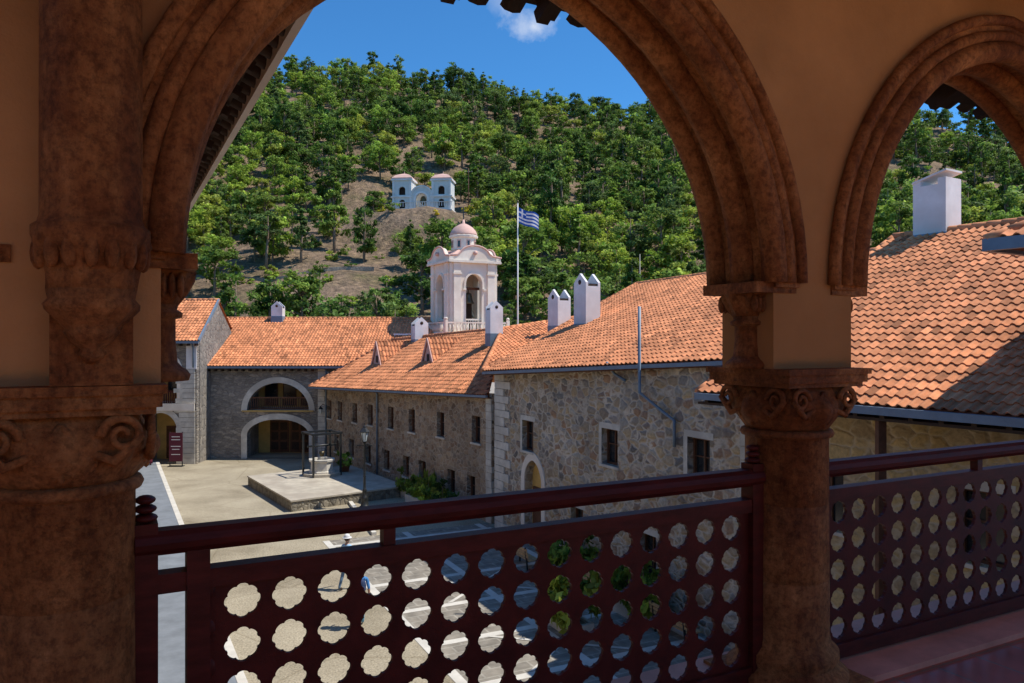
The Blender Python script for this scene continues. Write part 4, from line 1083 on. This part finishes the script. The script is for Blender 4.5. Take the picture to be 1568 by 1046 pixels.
# ------------------------------------------------------------ PEOPLE
def person(name,x,y,head,shirt,pants,hair,hat=None,stride=.16,sleeve='short',pack=None,hgt=1.72,skirt=None):
    g=grp(name)
    js={};edges=[];lab=[]
    def J(n,p,r): js[n]=(len(js),V(p),r)
    J('pel',(0,0,.97),(.15,.11)); J('waist',(0,0,1.12),(.135,.095)); J('chest',(0,.005,1.32),(.165,.11)); J('up',(0,0,1.44),(.12,.08)); J('neck',(0,.005,1.51),(.052,.052)); J('hb',(0,.02,1.58),(.06,.065))
    for s,k in((-1,'l'),(1,'r')):
        st=stride*s
        J('sh'+k,(.185*s,0,1.42),(.062,.062)); J('el'+k,(.235*s,-.03-.3*st,1.14),(.043,.043)); J('wr'+k,(.235*s,.10-1.0*st,.92),(.028,.028)); J('ha'+k,(.232*s,.125-1.1*st,.865),(.034,.022))
        J('hi'+k,(.09*s,0,.9),(.088,.09)); J('kn'+k,(.1*s,.03+st*.8,.50),(.058,.06)); J('an'+k,(.1*s,-.03+st*1.5,.10),(.04,.042)); J('to'+k,(.11*s,.14+st*1.5,.035),(.042,.032))
        for f in range(4):
            o=(f-1.5)*.019
            J('f%d%s'%(f,k),(.232*s+.003,.135-1.1*st+o,.83),(.0095,.0095)); J('g%d%s'%(f,k),(.225*s,.145-1.1*st+o,.79+.006*abs(f-1.4)),(.008,.008))
        J('t0'+k,(.215*s,.155-1.1*st,.85),(.011,.011)); J('t1'+k,(.205*s,.175-1.1*st,.82),(.009,.009))
    def E(p,q,l): edges.append((js[p][0],js[q][0])); lab.append((js[p][1],js[q][1],l))
    E('pel','waist','pants' if not skirt else 'shirt');E('waist','chest','shirt');E('chest','up','shirt');E('up','neck','skin');E('neck','hb','skin')
    for k in'lr':
        E('up','sh'+k,'shirt');E('sh'+k,'el'+k,'shirt');E('el'+k,'wr'+k,'skin' if sleeve=='short' else 'shirt');E('wr'+k,'ha'+k,'skin')
        E('pel','hi'+k,'pants');E('hi'+k,'kn'+k,'pants');E('kn'+k,'an'+k,'pants');E('an'+k,'to'+k,'shoe')
        for f in range(4): E('ha'+k,'f%d%s'%(f,k),'skin');E('f%d%s'%(f,k),'g%d%s'%(f,k),'skin')
        E('ha'+k,'t0'+k,'skin');E('t0'+k,'t1'+k,'skin')
    me=bpy.data.meshes.new('tmpb'); me.from_pydata([v[1] for v in js.values()],edges,[])
    tmp=bpy.data.objects.new('tmpb',me); COL.objects.link(tmp)
    tmp.modifiers.new('s','SKIN'); sv=me.skin_vertices[0].data
    for i,v in enumerate(js.values()): sv[i].radius=v[2]
    sv[0].use_root=True
    ss=tmp.modifiers.new('u','SUBSURF'); ss.levels=2; ss.render_levels=2
    dg=bpy.context.evaluated_depsgraph_get(); bm_=bpy.data.meshes.new_from_object(tmp.evaluated_get(dg)); bpy.data.objects.remove(tmp)
    mats={'shirt':simple('cloth_shirt',shirt,.9,12,.12,.2,60),'pants':simple('cloth_trousers',pants,.9,12,.15,.2,60),'skin':M_skin,'shoe':M_dark}
    keys=list(mats); bm_.materials.clear()
    for k in keys: bm_.materials.append(mats[k])
    for p in bm_.polygons:
        c=p.center; best=9;bl='shirt'
        for u,v,l in lab:
            d=v-u; t=max(0,min(1,(c-u).dot(d)/d.length_squared)); dd=(u+d*t-c).length
            if dd<best: best=dd;bl=l
        p.material_index=keys.index(bl); p.use_smooth=True
    ob=bpy.data.objects.new('body',bm_); link(ob,g)
    mb=MB(); hm=simple('hair',hair,.6,20,.3,.2,60)
    mb.ball((0,.02,1.655),(.075,.093,.115),M_skin,None,18,14)
    mb.ball((0,.115,1.645),(.012,.018,.02),M_skin); mb.ball((0,.103,1.605),(.025,.008,.006),M_under)
    for s in(-1,1): mb.ball((.077*s,.015,1.65),(.01,.02,.03),M_skin); mb.ball((.028*s,.104,1.665),(.011,.006,.006),M_iron)
    mb.ball((0,-.008,1.685),(.084,.095,.105),hm,None,16,12)
    if hat:
        ht=simple('hat_cloth',hat,.9,12,.08,.1,50); mb.lathe([(.095,1.71),(.1,1.74),(.085,1.80),(.04,1.825),(.01,1.83)],ht,None,20); mb.lathe([(.155,1.705),(.15,1.715),(.09,1.725)],ht,None,20)
    if pack:
        pk=simple('backpack_cloth',pack,.8,10,.2,.2,40); mb.ball((0,-.17,1.27),(.14,.09,.2),pk,None,16,10); mb.ball((0,-.24,1.2),(.1,.05,.1),pk,None,12,8)
        for s in(-1,1): mb.tube([(.09*s,-.14,1.42),(.10*s,-.02,1.48),(.11*s,.10,1.42),(.12*s,.11,1.25),(.13*s,-.1,1.12)],.016,pk,6)
    if skirt:
        mb.lathe([(.15,1.1),(.17,.95),(.22,.6),(.26,.25),(.255,.25)],mats['pants'],None,20,lambda t,i:1+.05*i*math.cos(7*t)/3)
    mb.build('head_and_accessories',g)
    g.location=(x,y,0); g.rotation_euler=(0,0,math.radians(head)); s=hgt/1.76; g.scale=(s,s,s)
person('walking_visitor',-4.5,22.9,20,(.06,.22,.50),(.16,.38,.55),(.1,.06,.03),hat=(.62,.6,.55),pack=(.03,.05,.12),hgt=1.78)
person('walking_visitor.001',-5.65,26.4,-30,(.3,.5,.7),(.12,.2,.3),(.06,.04,.03),hat=(.75,.75,.74),hgt=1.84)
person('standing_visitor',-24.6,52.2,170,(.22,.02,.03),(.16,.02,.04),(.03,.02,.02),stride=.02,sleeve='long',hgt=1.66,skirt=1)
person('standing_visitor.001',-25.3,52.6,200,(.6,.6,.62),(.05,.05,.07),(.03,.02,.02),stride=.03,hgt=1.76)

# ------------------------------------------------------------ LIGHT
SD=V((1.0,.03,0)).normalized(); el=math.radians(59)
sunv=V((SD.x*math.cos(el),SD.y*math.cos(el),math.sin(el)))
ld=bpy.data.lights.new('sun','SUN'); ld.energy=5.0; ld.angle=math.radians(.5); ld.color=(1,.94,.85)
lo=bpy.data.objects.new('sun',ld); link(lo); lo.rotation_euler=sunv.to_track_quat('Z','Y').to_euler()
w=bpy.data.worlds.new('World'); scene.world=w; w.use_nodes=True; nt=w.node_tree; nt.nodes.clear()
bg=N(nt,'ShaderNodeBackground'); wo=N(nt,'ShaderNodeOutputWorld'); nt.links.new(bg.outputs[0],wo.inputs[0]); bg.inputs[1].default_value=.15
sk=N(nt,'ShaderNodeTexSky',sky_type='NISHITA'); sk.sun_disc=False; sk.sun_elevation=el; sk.sun_rotation=math.atan2(SD.x,SD.y); sk.altitude=1200; sk.air_density=1.0; sk.dust_density=.2; sk.ozone_density=3
tc=N(nt,'ShaderNodeTexCoord')
col=mixc(nt,'MULTIPLY',1.0,sk.outputs[0],(.36,.84,1.16))
ns=N(nt,'ShaderNodeTexNoise'); ns.inputs['Scale'].default_value=14; ns.inputs['Detail'].default_value=9; ns.inputs['Roughness'].default_value=.6
nt.links.new(tc.outputs['Generated'],ns.inputs[0])
for dvec,rad,st in(((.028,1,.41),.055,.75),((-.30,1,.43),.05,.5),((.0,1,.46),.05,.25),((.66,1,.36),.05,.3)):
    dv=V(dvec).normalized()
    vm=N(nt,'ShaderNodeVectorMath',operation='DISTANCE'); nt.links.new(tc.outputs['Generated'],vm.inputs[0]); vm.inputs[1].default_value=dv
    mr=N(nt,'ShaderNodeMapRange'); nt.links.new(vm.outputs['Value'],mr.inputs[0]); mr.inputs[1].default_value=0; mr.inputs[2].default_value=rad; mr.inputs[3].default_value=.62; mr.inputs[4].default_value=0
    ad=N(nt,'ShaderNodeMath',operation='ADD'); nt.links.new(mr.outputs[0],ad.inputs[0]); nt.links.new(ns.outputs[0],ad.inputs[1])
    m2=N(nt,'ShaderNodeMapRange'); nt.links.new(ad.outputs[0],m2.inputs[0]); m2.inputs[1].default_value=.82; m2.inputs[2].default_value=1.15; m2.inputs[3].default_value=0; m2.inputs[4].default_value=st
    col=mixc(nt,'MIX',m2.outputs[0],col,(6.5,6.7,7.0))
nt.links.new(col,bg.inputs[0])
cam=bpy.data.cameras.new('camera'); cam.sensor_width=36; cam.lens=36*1180/1568; cam.clip_start=.05; cam.clip_end=6000
co=bpy.data.objects.new('camera',cam); link(co); co.location=(0,0,EYE); co.rotation_euler=(math.radians(90),0,0); scene.camera=co
scene.view_settings.view_transform='Standard'; scene.view_settings.look='None'; scene.view_settings.exposure=0
